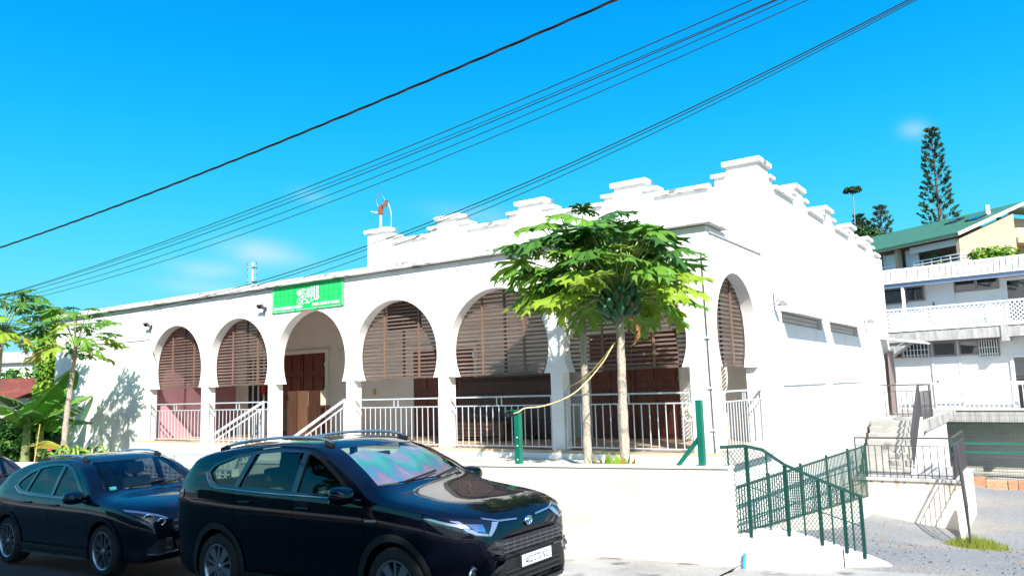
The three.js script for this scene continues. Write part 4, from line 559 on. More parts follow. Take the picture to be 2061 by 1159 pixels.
function wheelGroup(R, rimR, style, parent, x, z, out) {
  const w = 0.23, t = new THREE.Mesh(new THREE.LatheGeometry([[rimR - 0.01, -w / 2], [rimR + 0.02, -w / 2], [R - 0.03, -w / 2 - 0.006], [R - 0.008, -w / 2 + 0.03], [R, -w / 2 + 0.06], [R, w / 2 - 0.06], [R - 0.008, w / 2 - 0.03], [R - 0.03, w / 2 + 0.006], [rimR + 0.02, w / 2], [rimR - 0.01, w / 2]].map((a) => new THREE.Vector2(...a)), 40), tyreM);
  t.name = 'wheel'; t.rotation.x = out * Math.PI / 2; t.position.set(x, R, z); parent.add(t); // lathe axis y -> outward z
  part('rim', new THREE.LatheGeometry([[rimR, w / 2 - 0.002], [rimR - 0.012, w / 2 + 0.004], [rimR - 0.022, w / 2 - 0.01], [rimR - 0.03, w / 2 - 0.1], [rimR - 0.04, -w / 2]].map((a) => new THREE.Vector2(...a)), 40), silver, t);
  part('brake_disc', new THREE.CylinderGeometry(rimR * 0.72, rimR * 0.72, 0.02, 28).translate(0, 0.02, 0), std({ color: lin(0.1, 0.1, 0.1), metalness: 0.8, roughness: 0.5 }), t);
  part('back_plate', new THREE.CylinderGeometry(rimR - 0.035, rimR - 0.035, 0.01, 28).translate(0, -0.02, 0), M.black, t);
  const n = style === 'twin' ? 5 : 10;
  for (let k = 0; k < 5; k++) for (const q of style === 'twin' ? [-1, 1] : [0, 1]) {
    const wI = style === 'twin' ? 0.016 : q ? 0.02 : 0.012, wO = style === 'twin' ? 0.022 : q ? 0.05 : 0.012, g = extr([[-wI, 0.03], [wI, 0.03], [wO, rimR - 0.025], [-wO, rimR - 0.025]], 0.022); g.rotateX(-Math.PI / 2); // shape y -> -z, depth -> y
    g.translate(style === 'twin' ? q * 0.025 : 0, w / 2 - 0.04, 0); g.rotateY(k * Math.PI * 2 / 5 + (style === 'twin' ? q * -0.16 : q * Math.PI / 5)); part('spoke', muv(g), style === 'twin' ? std({ color: lin(0.2, 0.21, 0.23), metalness: 0.9, roughness: 0.3 }) : silver, t);
  }
  part('hub_cap', new THREE.CylinderGeometry(0.032, 0.036, 0.02, 18).translate(0, w / 2 - 0.012, 0), silver, t); part('hub', new THREE.CylinderGeometry(0.06, 0.075, 0.05, 18).translate(0, w / 2 - 0.045, 0), clad, t); return t;
}
function buildCar(name, label, P, paint, pos, rotZ) {
  const C = carShape(P), car = thing(name, label, 'car', pos, 'cars parked along the wall'); car.rotation.z = rotZ;
  const xs = []; for (let i = 0; i <= 92; i++) xs.push(P.tail + (P.nose - P.tail) * i / 92); xs.push(P.nose - 0.008, P.nose - 0.025, P.tail + 0.008, P.tail + 0.025); xs.sort((a, b) => a - b); const ux = xs.filter((x, i) => !i || x - xs[i - 1] > 0.004);
  let shell = brush(C.solid(ux, 0));
  const inner = []; for (let i = 0; i <= 36; i++) inner.push(P.cabin[0] + (P.cabin[1] - P.cabin[0]) * i / 36);
  shell = csg.evaluate(shell, brush(C.solid(inner, 0.055, P.floor)), SUBTRACTION);
  for (const ax of P.axles) for (const s of [-1, 1]) { const g = new THREE.CylinderGeometry(P.well, P.well, 0.5, 40).toNonIndexed(); g.rotateX(Math.PI / 2); g.translate(ax, P.R + 0.01, s * (P.W - 0.12)); shell = csg.evaluate(shell, brush(g), SUBTRACTION); }
  for (const w of P.windows) shell = csg.evaluate(shell, zPrism(w, -1.2, 1.2), SUBTRACTION);
  shell = csg.evaluate(shell, xPrism(P.screen, P.screenX[0], P.screenX[1]), SUBTRACTION); shell = csg.evaluate(shell, xPrism(P.rear, P.rearX[0], P.rearX[1]), SUBTRACTION);
  const finish = (b) => { const g = b.geometry.clone(); g.clearGroups(); return g; };
  for (const [nm, pts] of P.doors) for (const s of [1, -1]) {
    const z = s > 0 ? [0.42, 1.3] : [-1.3, -0.42]; const d = csg.evaluate(shell, zPrism(grow(pts, -0.004), ...z), INTERSECTION); const m = part(nm, finish(d), paint, car);
    shell = csg.evaluate(shell, zPrism(grow(pts, 0.004), ...z), SUBTRACTION);
    const [hx, hy] = P.handles[nm]; const hz = C.side(hx, hy); const hg = rbox(hx - 0.1, hx + 0.1, hy - 0.014, hy + 0.014, s * (hz + 0.012) - 0.01, s * (hz + 0.012) + 0.01 + s * 0.004, 0.009); part('handle', merge([hg, rbox(hx - 0.1, hx - 0.07, hy - 0.012, hy + 0.012, Math.min(s * (hz - 0.02), s * (hz + 0.01)), Math.max(s * (hz - 0.02), s * (hz + 0.01)), 0.004)]), paint, m);
  }
  { const g = extr(P.bonnet.flatMap(([x, z]) => [[x, z]]).concat(P.bonnet.slice().reverse().map(([x, z]) => [x, -z])), 0.6); g.applyMatrix4(new THREE.Matrix4().makeBasis(V(1, 0, 0), V(0, 0, 1), V(0, -1, 0))); g.translate(0, P.bonnetY + 0.6, 0);
    const e = brush(g.clone()); part('bonnet', finish(csg.evaluate(shell, e, INTERSECTION)), paint, car); const g2 = g.clone(), c = V(); g2.computeBoundingBox(); g2.boundingBox.getCenter(c); g2.translate(-c.x, -c.y, 0); g2.scale(1.006, 1, 1.006); g2.translate(c.x, c.y, 0); shell = csg.evaluate(shell, brush(g2), SUBTRACTION); }
  part('body', finish(shell), paint, car);
  // glass and black trim
  for (const s of ['z+', 'z-']) { P.windows.forEach((w) => part('side_window', patch(C, grow(w, 0.012), s, -0.012), P.tint, car)); const tr = poly(P.trim); for (const w of P.windows) tr.holes.push(new THREE.Path(w.map(([x, y]) => new THREE.Vector2(x, y)))); part('window_trim', patch(C, tr, s, 0.003, { max: 0.12 }), trimM, car); }
  part('windscreen', patch(C, grow(P.screen, 0.015), 'x+', -0.012), M.pane, car); part('rear_window', patch(C, grow(P.rear, 0.015), 'x-', -0.012), P.tint, car);
  for (const s of [1, -1]) {
    const path = P.chrome.map(([x, y]) => V(x, y, s * (C.side(x, y) + 0.004))); part('window_chrome', tube(path, 0.008, 24, 5), silver, car);
    for (const ax of P.axles) { const out = [], n = 20; for (let i = 0; i <= n; i++) { const a = -0.35 + (Math.PI + 0.7) * i / n; out.push([ax + Math.cos(a) * (P.well + P.flare), P.R + 0.01 + Math.sin(a) * (P.well + P.flare)]); } for (let i = n; i >= 0; i--) { const a = -0.35 + (Math.PI + 0.7) * i / n; out.push([ax + Math.cos(a) * (P.well - 0.004), P.R + 0.01 + Math.sin(a) * (P.well - 0.004)]); } const ring = out.filter(([x, y]) => y > 0.2); part('arch_cladding', patch(C, ring, s > 0 ? 'z+' : 'z-', 0.014), P.archM || clad, car); wheelGroup(P.R, P.rim, P.wheel, car, ax, s * (P.W - 0.125), s); }
    part('sill_cladding', patch(C, [[P.axles[1] + P.well + 0.03, 0.2], [P.axles[0] - P.well - 0.03, 0.2], [P.axles[0] - P.well - 0.03, 0.33], [P.axles[1] + P.well + 0.03, 0.35]], s > 0 ? 'z+' : 'z-', 0.014), clad, car);
    // mirror
    const [mx, my] = P.mirror, mz = s * (C.side(mx, my) + 0.13), mg = new THREE.SphereGeometry(1, 20, 14); const mp = mg.attributes.position; for (let i = 0; i < mp.count; i++) { let x = mp.getX(i), y = mp.getY(i), z = mp.getZ(i); x = Math.max(x, -0.45); y = Math.sign(y) * Math.pow(Math.abs(y), 0.75); z = Math.sign(z) * Math.pow(Math.abs(z), 0.7); mp.setXYZ(i, x * 0.13, y * 0.085 + x * -0.012, z * 0.125); } mg.computeVertexNormals(); mg.translate(mx, my + 0.06, mz);
    const mi = part('mirror', muv(mg), paint, car); part('mirror_foot', bar(V(mx + 0.02, my - 0.01, s * (C.side(mx, my) - 0.01)), V(mx, my + 0.02, mz), 0.06, 0.035), clad, mi); part('mirror_glass', box(mx - 0.064, mx - 0.058, my - 0.01, my + 0.12, mz - 0.1, mz + 0.1), M.chrome, mi);
    // roof rail
    const rp = P.rail.map(([x, h], i) => V(x, C.topAt(x, P.railZ) + h, s * P.railZ)); const rg = tube(rp, 0.017, 40, 8); part('roof_rail', rg, silver, car); [0, rp.length - 1].forEach((i) => { const a = rp[i], b = rp[i ? i - 1 : 1], q = a.clone().lerp(b, 0.75); part('rail_foot', bar(a.clone().add(V(0, -0.005, 0)), q.clone().setY(C.topAt(q.x, P.railZ) + 0.022), 0.045, 0.045), clad, car); });
  }
  // cabin: dashboard, seats, wheel
  part('dashboard', rbox(P.dash - 0.25, P.dash + 0.35, 0.62, P.dashY, -0.66, 0.66, 0.06, 3), clad, car);
  for (const sx of P.seats) for (const sz of sx < -0.3 ? [-0.38, 0, 0.38] : [-0.37, 0.37]) {
    const ss = part('seat', merge([rbox(sx - 0.28, sx + 0.25, 0.48, 0.64, sz - 0.24, sz + 0.24, 0.05, 2), (() => { const g = rbox(-0.07, 0.07, 0, 0.58, sz - 0.23, sz + 0.23, 0.05, 2); g.rotateZ(0.28); g.translate(sx - 0.27, 0.6, 0); return g; })()]), seatM, car);
    const hr = rbox(-0.05, 0.05, 0.6, 0.78, sz - 0.14, sz + 0.14, 0.04, 2); hr.rotateZ(0.2); hr.translate(sx - 0.3, 0.62, 0); part('headrest', merge([hr, cyl(V(sx - 0.42, 1.15, sz - 0.06), V(sx - 0.45, 1.26, sz - 0.06), 0.008), cyl(V(sx - 0.42, 1.15, sz + 0.06), V(sx - 0.45, 1.26, sz + 0.06), 0.008)]), P.headM || seatM, ss);
  }
  const sw = new THREE.TorusGeometry(0.18, 0.016, 8, 28); sw.rotateY(Math.PI / 2); sw.rotateZ(0.42); sw.translate(P.dash - 0.36, P.dashY - 0.03, -0.37); part('steering_wheel', sw, clad, car);
  for (const [z0, z1] of [[0.35, -0.22], [-0.12, -0.6]]) part('wiper', tube([0, 0.5, 1].map((t) => { const z = z0 + (z1 - z0) * t; const y = P.screen[0][1] + 0.015 + 0.05 * t; return V(C.endAt(y, z, 1, P.nose) + 0.02, y, z); }), 0.012, 12, 5), clad, car);
  car.userData.C = undefined; return { car, C };
}
const greyTrim = std({ color: lin(0.07, 0.075, 0.085), roughness: 0.4 });
const paintSUV = phys({ color: lin(0.0012, 0.0016, 0.005), roughness: 0.5, metalness: 0, clearcoat: 1, clearcoatRoughness: 0.015, specularIntensity: 0.1 });
const paintMB = phys({ color: lin(0.003, 0.004, 0.011), roughness: 0.5, metalness: 0, clearcoat: 1, clearcoatRoughness: 0.015, specularIntensity: 0.2 });
const tintSUV = phys({ color: lin(0.34, 0.42, 0.38), roughness: 0.02, transmission: 1, thickness: 0, ior: 1.5 }), tintMB = phys({ color: lin(0.10, 0.12, 0.14), roughness: 0.02, transmission: 1, thickness: 0, ior: 1.5 });
const tilt = Math.atan(0.03);
{ // black sport utility car in front
  const P = { nose: 2.25, tail: -2.34, W: 0.92, R: 0.358, rim: 0.245, well: 0.405, flare: 0.065, wheel: 'star', axles: [1.33, -1.33], cabin: [-2.0, 1.06], floor: 0.42, tumble: 0.36, tint: tintSUV,
    top: [[-2.34, 0.95], [-2.31, 1.06], [-2.25, 1.16], [-2.12, 1.34], [-2.02, 1.48], [-1.95, 1.565], [-1.85, 1.60], [-1.6, 1.645], [-1.1, 1.69], [-0.5, 1.71], [0.0, 1.69], [0.3, 1.62], [0.7, 1.42], [1.06, 1.225], [1.18, 1.19], [1.5, 1.135], [1.85, 1.08], [2.03, 1.03], [2.13, 0.99], [2.2, 0.93], [2.25, 0.80]],
    bot: [[-2.34, 0.42], [-2.2, 0.30], [-1.8, 0.2], [1.8, 0.2], [2.1, 0.21], [2.2, 0.24], [2.25, 0.34]],
    belt: [[-2.34, 0.78], [-2.28, 1.0], [-2.1, 1.18], [-1.75, 1.235], [-1.0, 1.195], [0.6, 1.125], [1.0, 1.105], [1.6, 1.035], [1.95, 0.97], [2.12, 0.905], [2.2, 0.84], [2.25, 0.64]],
    wid: [[-2.34, 0.60], [-2.31, 0.71], [-2.25, 0.80], [-2.1, 0.875], [-1.8, 0.912], [-1.2, 0.922], [1.2, 0.922], [1.7, 0.912], [1.92, 0.885], [2.06, 0.83], [2.15, 0.765], [2.21, 0.69], [2.25, 0.56]],
    drop: [[-2.34, 0.1], [-2.0, 0.09], [0.3, 0.09], [0.75, 0.07], [1.05, 0.09], [1.6, 0.1], [2.25, 0.12]],
    windows: [[[0.78, 1.155], [0.48, 1.355], [0.24, 1.49], [0.1, 1.545], [0.035, 1.56], [-0.02, 1.185]], [[-0.10, 1.19], [-0.05, 1.575], [-0.45, 1.585], [-0.82, 1.565], [-0.98, 1.225]], [[-1.06, 1.23], [-0.91, 1.555], [-1.2, 1.52], [-1.48, 1.44], [-1.54, 1.38], [-1.46, 1.29], [-1.36, 1.25]]],
    trim: [[0.92, 1.13], [0.48, 1.395], [0.24, 1.53], [0, 1.595], [-0.4, 1.62], [-0.8, 1.605], [-1.2, 1.555], [-1.52, 1.465], [-1.6, 1.38], [-1.5, 1.26], [-1.38, 1.215], [-0.7, 1.18], [0.3, 1.15]],
    chrome: [[0.92, 1.125], [0.3, 1.145], [-0.6, 1.172], [-1.2, 1.205], [-1.4, 1.215], [-1.52, 1.265], [-1.61, 1.38]],
    screen: [[-0.70, 1.235], [0.70, 1.235], [0.565, 1.60], [-0.565, 1.60]], screenX: [0.2, 1.3], rear: [[-0.62, 1.24], [0.62, 1.24], [0.52, 1.52], [-0.52, 1.52]], rearX: [-2.5, -1.88],
    doors: [['front_door', [[0.93, 0.36], [0.97, 0.75], [0.95, 1.12], [0.5, 1.41], [0.26, 1.545], [0.08, 1.605], [-0.02, 1.62], [-0.07, 1.15], [-0.07, 0.36]]], ['rear_door', [[-0.07, 0.36], [-0.07, 1.15], [-0.02, 1.62], [-0.45, 1.64], [-0.88, 1.61], [-1.05, 1.19], [-1.03, 0.92], [-0.93, 0.78], [-0.86, 0.6], [-0.84, 0.36]]]],
    handles: { front_door: [0.1, 1.03], rear_door: [-0.84, 1.07] }, bonnet: [[1.12, 0.74], [1.5, 0.72], [1.9, 0.68], [2.05, 0.52], [2.11, 0.25]], bonnetY: 0.9, mirror: [0.78, 1.125], rail: [[0.2, 0.015], [0.05, 0.042], [-0.5, 0.048], [-1.1, 0.045], [-1.55, 0.03], [-1.72, 0.008]], railZ: 0.57, dash: 0.95, dashY: 1.17, seats: [0.4, -0.55], headM: clad };
  const { car, C } = buildCar('black_suv', 'glossy black sport utility car with sunshade and white number plate', P, paintSUV, [-6.50, streetY(-6.5, -5.5), -6.42], tilt);
  part('roof_spoiler', patch(C, [[-1.98, -0.5], [-1.98, 0.5], [-1.82, 0.5], [-1.82, -0.5]], 'y', 0.012), paintSUV, car);
  // folding sunshade, light diffraction painted into the colours of its foil behind the windscreen
  const foilSheen = tex(512, (u, v) => { const z = u > 0.5 ? u - 1 : u, fold = Math.abs(((z * 5.2 + 20) % 2) - 1), t = (v - 0.245) / 0.32 + (fold - 0.5) * 0.3 + (fbm(u * 7, v * 5, 7, 210, 3) - 0.5) * 1.1, bub = 0.05 * Math.sin(u * 380) * Math.sin(v * 380);
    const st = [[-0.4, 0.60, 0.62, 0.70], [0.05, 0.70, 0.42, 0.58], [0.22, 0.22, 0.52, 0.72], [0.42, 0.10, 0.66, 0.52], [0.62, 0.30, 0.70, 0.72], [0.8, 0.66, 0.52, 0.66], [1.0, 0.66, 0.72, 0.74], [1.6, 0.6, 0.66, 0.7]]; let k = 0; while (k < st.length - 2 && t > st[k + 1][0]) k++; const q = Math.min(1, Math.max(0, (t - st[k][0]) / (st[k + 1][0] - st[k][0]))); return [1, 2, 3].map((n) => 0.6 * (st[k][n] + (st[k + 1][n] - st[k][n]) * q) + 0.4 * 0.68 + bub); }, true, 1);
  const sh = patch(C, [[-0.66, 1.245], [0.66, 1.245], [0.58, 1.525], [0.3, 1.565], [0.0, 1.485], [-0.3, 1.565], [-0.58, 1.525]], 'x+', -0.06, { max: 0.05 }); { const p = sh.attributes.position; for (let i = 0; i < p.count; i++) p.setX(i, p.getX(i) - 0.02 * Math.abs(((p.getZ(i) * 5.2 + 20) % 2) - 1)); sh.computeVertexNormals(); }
  part('sunshade', sh, std({ map: foilSheen, metalness: 0.35, roughness: 0.35 }), car); part('inner_mirror', rbox(0.32, 0.36, 1.46, 1.53, -0.13, 0.13, 0.02), clad, car);
  for (const s of [1, -1]) {
    const mz = (a) => a.map(([z, y]) => [z * s, y + 0.025]);
    const hl = part('headlight', patch(C, mz([[0.42, 0.885], [0.60, 0.925], [0.80, 0.955], [0.88, 0.975], [0.83, 0.89], [0.74, 0.80], [0.60, 0.77], [0.50, 0.82]]), 'x+', 0.002, { max: 0.04 }), trimM, car);
    part('daytime_lamp', merge([patch(C, mz([[0.80, 0.935], [0.85, 0.945], [0.79, 0.845], [0.735, 0.81], [0.62, 0.785], [0.62, 0.805], [0.72, 0.83], [0.76, 0.865]]), 'x+', 0.007, { max: 0.04 }), patch(C, mz([[0.44, 0.885], [0.52, 0.895], [0.595, 0.82], [0.62, 0.79], [0.585, 0.78], [0.51, 0.83]]), 'x+', 0.007, { max: 0.04 })]), std({ color: lin(0.30, 0.36, 0.5), roughness: 0.15, metalness: 0.6 }), hl);
    part('side_lens', patch(C, [[2.13, 0.84], [2.04, 0.815], [1.9, 0.87], [1.70, 0.985], [1.78, 0.985], [2.1, 0.925]], s > 0 ? 'z+' : 'z-', 0.004, { max: 0.05 }), M.glassDark, hl); part('side_lamp_edge', patch(C, [[2.08, 0.905], [1.74, 0.978], [1.70, 0.985], [1.78, 0.988], [2.1, 0.925]], s > 0 ? 'z+' : 'z-', 0.008, { max: 0.05 }), silver, hl);
    part('lens_unit', patch(C, mz([[0.64, 0.82], [0.73, 0.84], [0.78, 0.91], [0.64, 0.89]]), 'x+', 0.006, { max: 0.04 }), M.chrome, hl);
    part('chrome_strip', patch(C, mz([[0.16, 0.868], [0.43, 0.885], [0.6, 0.928], [0.6, 0.942], [0.43, 0.90], [0.16, 0.88]]), 'x+', 0.008, { max: 0.05 }), silver, car);
    part('fog_lamp', new THREE.TorusGeometry(0.055, 0.012, 8, 24).rotateY(Math.PI / 2).translate(C.endAt(0.5, 0.77 * s, 1, P.nose) + 0.03, 0.5, 0.77 * s), silver, car); part('fog_lens', new THREE.SphereGeometry(0.05, 16, 10).scale(0.4, 1, 1).translate(C.endAt(0.5, 0.77 * s, 1, P.nose) + 0.02, 0.5, 0.77 * s), M.glassDark, car);
    part('tail_light', patch(C, [[-2.30, 1.0], [-2.0, 1.11], [-2.02, 1.19], [-2.27, 1.14]], s > 0 ? 'z+' : 'z-', 0.008, { max: 0.05 }), phys({ color: lin(0.28, 0.03, 0.10), roughness: 0.08, clearcoat: 1 }), car);
    part('door_badge', patch(C, [[0.98, 0.93], [1.14, 0.935], [1.14, 0.955], [0.98, 0.95]], s > 0 ? 'z+' : 'z-', 0.004), silver, car);
  }
  part('grille', patch(C, [[-0.66, 0.70], [-0.52, 0.63], [0.52, 0.63], [0.66, 0.70], [0.54, 0.76], [-0.54, 0.76]], 'x+', 0.003, { max: 0.06 }), M.black, car);
  for (let k = 0; k < 3; k++) part('grille_bar', patch(C, [[-0.5, 0.645 + k * 0.035], [0.5, 0.645 + k * 0.035], [0.5, 0.655 + k * 0.035], [-0.5, 0.655 + k * 0.035]], 'x+', 0.012, { max: 0.07 }), greyTrim, car);
  for (let k = 0; k < 9; k++) { const z = -0.44 + k * 0.11; part('grille_bar', patch(C, [[z - 0.005, 0.635], [z + 0.005, 0.635], [z + 0.005, 0.745], [z - 0.005, 0.745]], 'x+', 0.010, { max: 0.06 }), greyTrim, car); }
  part('bumper_bar', patch(C, [[-0.7, 0.575], [-0.5, 0.60], [0.5, 0.60], [0.7, 0.575], [0.66, 0.625], [0.5, 0.628], [-0.5, 0.628], [-0.66, 0.625]], 'x+', 0.022, { max: 0.05 }), paintSUV, car);
  part('lower_bumper', patch(C, [[-0.72, 0.30], [0.72, 0.30], [0.66, 0.46], [0.46, 0.585], [-0.46, 0.585], [-0.66, 0.46]], 'x+', 0.006, { max: 0.06 }), clad, car);
  for (let k = 0; k < 4; k++) part('intake_slat', patch(C, [[-0.5, 0.33 + k * 0.045], [0.5, 0.33 + k * 0.045], [0.5, 0.352 + k * 0.045], [-0.5, 0.352 + k * 0.045]], 'x+', 0.02, { max: 0.07 }), M.black, car);
  part('skid_plate', patch(C, [[-0.6, 0.245], [0.6, 0.245], [0.62, 0.295], [-0.62, 0.295]], 'x+', 0.02, { max: 0.06 }), silver, car);
  const ex = C.endAt(0.865, 0, 1, P.nose); { const e = part('emblem', new THREE.TorusGeometry(0.052, 0.009, 8, 28).scale(1, 0.75, 1).rotateY(Math.PI / 2).translate(ex + 0.02, 0.86, 0), M.chrome, car); part('emblem_inner', merge([new THREE.TorusGeometry(0.03, 0.007, 8, 24).scale(0.55, 1, 1).rotateY(Math.PI / 2).translate(ex + 0.022, 0.857, 0), new THREE.TorusGeometry(0.03, 0.007, 8, 24).scale(1.2, 0.45, 1).rotateY(Math.PI / 2).translate(ex + 0.022, 0.873, 0)]), M.chrome, e); part('emblem_disc', new THREE.CylinderGeometry(0.05, 0.05, 0.012, 24).scale(0.75, 1, 1).rotateZ(-Math.PI / 2).translate(ex + 0.008, 0.86, 0), std({ color: lin(0.03, 0.22, 0.55), roughness: 0.2, metalness: 0.4 }), e); }
  const cv = document.createElement('canvas'); cv.width = 512; cv.height = 112; const g = cv.getContext('2d'); g.fillStyle = '#f6f4f8'; g.fillRect(0, 0, 512, 112); g.strokeStyle = '#3a2c48'; g.lineWidth = 5; g.strokeRect(3, 3, 506, 106); g.fillStyle = '#15121c'; g.font = 'bold 92px sans-serif'; g.textAlign = 'center'; g.textBaseline = 'middle'; g.save(); g.translate(256, 60); g.scale(0.8, 1); g.fillText('402 070 NC', 0, 0); g.restore();
  const pt = new THREE.CanvasTexture(cv); pt.colorSpace = THREE.SRGBColorSpace; pt.anisotropy = 8; const px = C.endAt(0.54, 0, 1, P.nose) + 0.035;
  part('plate_holder', rbox(px - 0.03, px - 0.004, 0.475, 0.595, -0.27, 0.27, 0.004), clad, car); part('number_plate', new THREE.PlaneGeometry(0.52, 0.112).rotateY(Math.PI / 2).translate(px, 0.535, 0), std({ map: pt, roughness: 0.4 }), car);
}
const PM = { nose: 2.22, tail: -2.2, W: 0.902, R: 0.34, rim: 0.245, well: 0.38, flare: 0.05, wheel: 'twin', axles: [1.35, -1.35], cabin: [-1.75, 1.05], floor: 0.4, tumble: 0.40, tint: tintMB, archM: paintMB,
  top: [[-2.2, 0.82], [-2.15, 0.95], [-2.05, 1.06], [-1.85, 1.18], [-1.55, 1.33], [-1.2, 1.425], [-0.7, 1.48], [-0.2, 1.495], [0.15, 1.465], [0.45, 1.38], [0.75, 1.235], [1.1, 1.06], [1.25, 1.03], [1.6, 0.985], [1.9, 0.925], [2.08, 0.865], [2.16, 0.80], [2.2, 0.72], [2.22, 0.62]],
  bot: [[-2.2, 0.4], [-2.0, 0.28], [-1.7, 0.2], [1.8, 0.19], [2.1, 0.2], [2.22, 0.3]], belt: [[-2.2, 0.68], [-2.12, 0.85], [-1.9, 1.0], [-1.5, 1.03], [-0.9, 1.0], [0.6, 0.955], [1.0, 0.94], [1.6, 0.885], [2.0, 0.79], [2.14, 0.7], [2.22, 0.5]],
  wid: [[-2.2, 0.55], [-2.17, 0.68], [-2.1, 0.77], [-1.9, 0.86], [-1.5, 0.9], [-1.0, 0.903], [1.2, 0.903], [1.65, 0.89], [1.9, 0.855], [2.05, 0.79], [2.14, 0.71], [2.19, 0.63], [2.22, 0.5]], drop: [[-2.2, 0.1], [0.3, 0.09], [0.8, 0.07], [1.1, 0.09], [1.6, 0.1], [2.22, 0.12]],
  windows: [[[0.78, 1.0], [0.46, 1.175], [0.24, 1.285], [0.08, 1.335], [0.0, 1.35], [-0.05, 1.02]], [[-0.13, 1.025], [-0.08, 1.36], [-0.4, 1.355], [-0.7, 1.32], [-0.84, 1.06]], [[-0.89, 1.065], [-0.76, 1.305], [-0.95, 1.26], [-1.13, 1.18], [-1.18, 1.14], [-1.06, 1.09]]],
  trim: [[0.9, 0.972], [0.46, 1.21], [0.24, 1.315], [0, 1.385], [-0.4, 1.395], [-0.75, 1.36], [-1.0, 1.29], [-1.2, 1.19], [-1.25, 1.135], [-1.08, 1.06], [-0.7, 1.025], [0.2, 0.995]], chrome: [[0.9, 0.967], [0.2, 0.99], [-0.5, 1.01], [-0.9, 1.035], [-1.08, 1.055], [-1.26, 1.135]],
  screen: [[-0.68, 1.07], [0.68, 1.07], [0.55, 1.38], [-0.55, 1.38]], screenX: [0.2, 1.35], rear: [[-0.58, 1.12], [0.58, 1.12], [0.5, 1.32], [-0.5, 1.32]], rearX: [-2.3, -1.4],
  doors: [['front_door', [[0.93, 0.36], [0.97, 0.7], [0.93, 0.965], [0.48, 1.225], [0.24, 1.335], [0.02, 1.39], [-0.06, 1.4], [-0.1, 1.0], [-0.1, 0.36]]], ['rear_door', [[-0.1, 0.36], [-0.1, 1.0], [-0.06, 1.4], [-0.4, 1.4], [-0.76, 1.355], [-0.92, 1.0], [-0.98, 0.8], [-0.95, 0.68], [-0.92, 0.55], [-0.88, 0.36]]]],
  handles: { front_door: [0.08, 0.895], rear_door: [-0.72, 0.92] }, bonnet: [[1.15, 0.73], [1.5, 0.72], [1.88, 0.65], [2.06, 0.46], [2.12, 0.22]], bonnetY: 0.8, mirror: [0.8, 0.965], rail: [[0.3, 0.01], [0.15, 0.03], [-0.3, 0.034], [-0.75, 0.03], [-1.15, 0.006]], railZ: 0.55, dash: 0.95, dashY: 1.0, seats: [0.35, -0.5] };
{ const L = (y) => 0.065 * sm(1.0, 1.38, y), up = (a) => a.map(([x, y]) => [x, y + L(y)]); PM.top = PM.top.map(([x, y]) => [x, y + (x < 1.05 ? L(y) : 0)]); PM.windows = PM.windows.map(up); PM.trim = up(PM.trim); PM.doors = PM.doors.map(([n, p]) => [n, up(p)]); PM.screen = up(PM.screen); PM.rear = up(PM.rear); }
function hatchFront({ car, C }, P) {
  for (const s of [1, -1]) {
    const mz = (a) => a.map(([z, y]) => [z * s, y]);
    const hl = part('headlight', patch(C, mz([[0.46, 0.665], [0.46, 0.725], [0.56, 0.77], [0.72, 0.825], [0.83, 0.86], [0.82, 0.79], [0.76, 0.70], [0.62, 0.64]]), 'x+', 0.003, { max: 0.04 }), trimM, car);
    part('lamp_brow', patch(C, mz([[0.48, 0.745], [0.58, 0.795], [0.74, 0.85], [0.84, 0.878], [0.84, 0.85], [0.72, 0.815], [0.56, 0.76], [0.48, 0.722]]), 'x+', 0.008, { max: 0.04 }), std({ color: lin(0.45, 0.5, 0.6), roughness: 0.25, metalness: 0.5 }), hl);
    for (const [z, y, r] of [[0.70, 0.755, 0.05], [0.565, 0.70, 0.04]]) part('lamp_unit', new THREE.TorusGeometry(r, 0.012, 8, 20).rotateY(Math.PI / 2).rotateY(s * -0.5).translate(C.endAt(y, z * s, 1, P.nose) + 0.002, y, z * s), M.chrome, hl);
    part('side_intake', patch(C, mz([[0.42, 0.30], [0.64, 0.30], [0.72, 0.36], [0.62, 0.48], [0.46, 0.50]]), 'x+', 0.004, { max: 0.05 }), M.black, car); part('intake_trim', patch(C, mz([[0.38, 0.315], [0.62, 0.29], [0.72, 0.31], [0.72, 0.325], [0.62, 0.31], [0.38, 0.34]]), 'x+', 0.014, { max: 0.05 }), silver, car);
    part('tail_light', patch(C, [[-2.14, 0.80], [-1.86, 0.86], [-1.84, 0.93], [-2.08, 0.92]], s > 0 ? 'z+' : 'z-', 0.008, { max: 0.05 }), phys({ color: lin(0.25, 0.02, 0.04), roughness: 0.08, clearcoat: 1 }), car);
  }
  part('grille', patch(C, [[-0.40, 0.56], [0.40, 0.56], [0.44, 0.64], [0.40, 0.745], [-0.40, 0.745], [-0.44, 0.64]], 'x+', 0.004, { max: 0.06 }), M.black, car);
  for (const y of [0.605, 0.68]) part('grille_bar', patch(C, [[-0.41, y], [0.41, y], [0.41, y + 0.034], [-0.41, y + 0.034]], 'x+', 0.02, { max: 0.06 }), silver, car);
  const ex = C.endAt(0.65, 0, 1, P.nose) + 0.03; part('emblem', merge([new THREE.TorusGeometry(0.08, 0.009, 8, 32).rotateY(Math.PI / 2).translate(ex, 0.655, 0), ...[0, 1, 2].map((k) => bar(V(ex, 0.655, 0), V(ex, 0.655 + 0.08 * Math.cos(k * 2.094), 0.08 * Math.sin(k * 2.094)), 0.012, 0.012))]), M.chrome, car);
  part('lower_grille', patch(C, [[-0.38, 0.28], [0.38, 0.28], [0.42, 0.46], [-0.42, 0.46]], 'x+', 0.005, { max: 0.06 }), M.black, car);
}
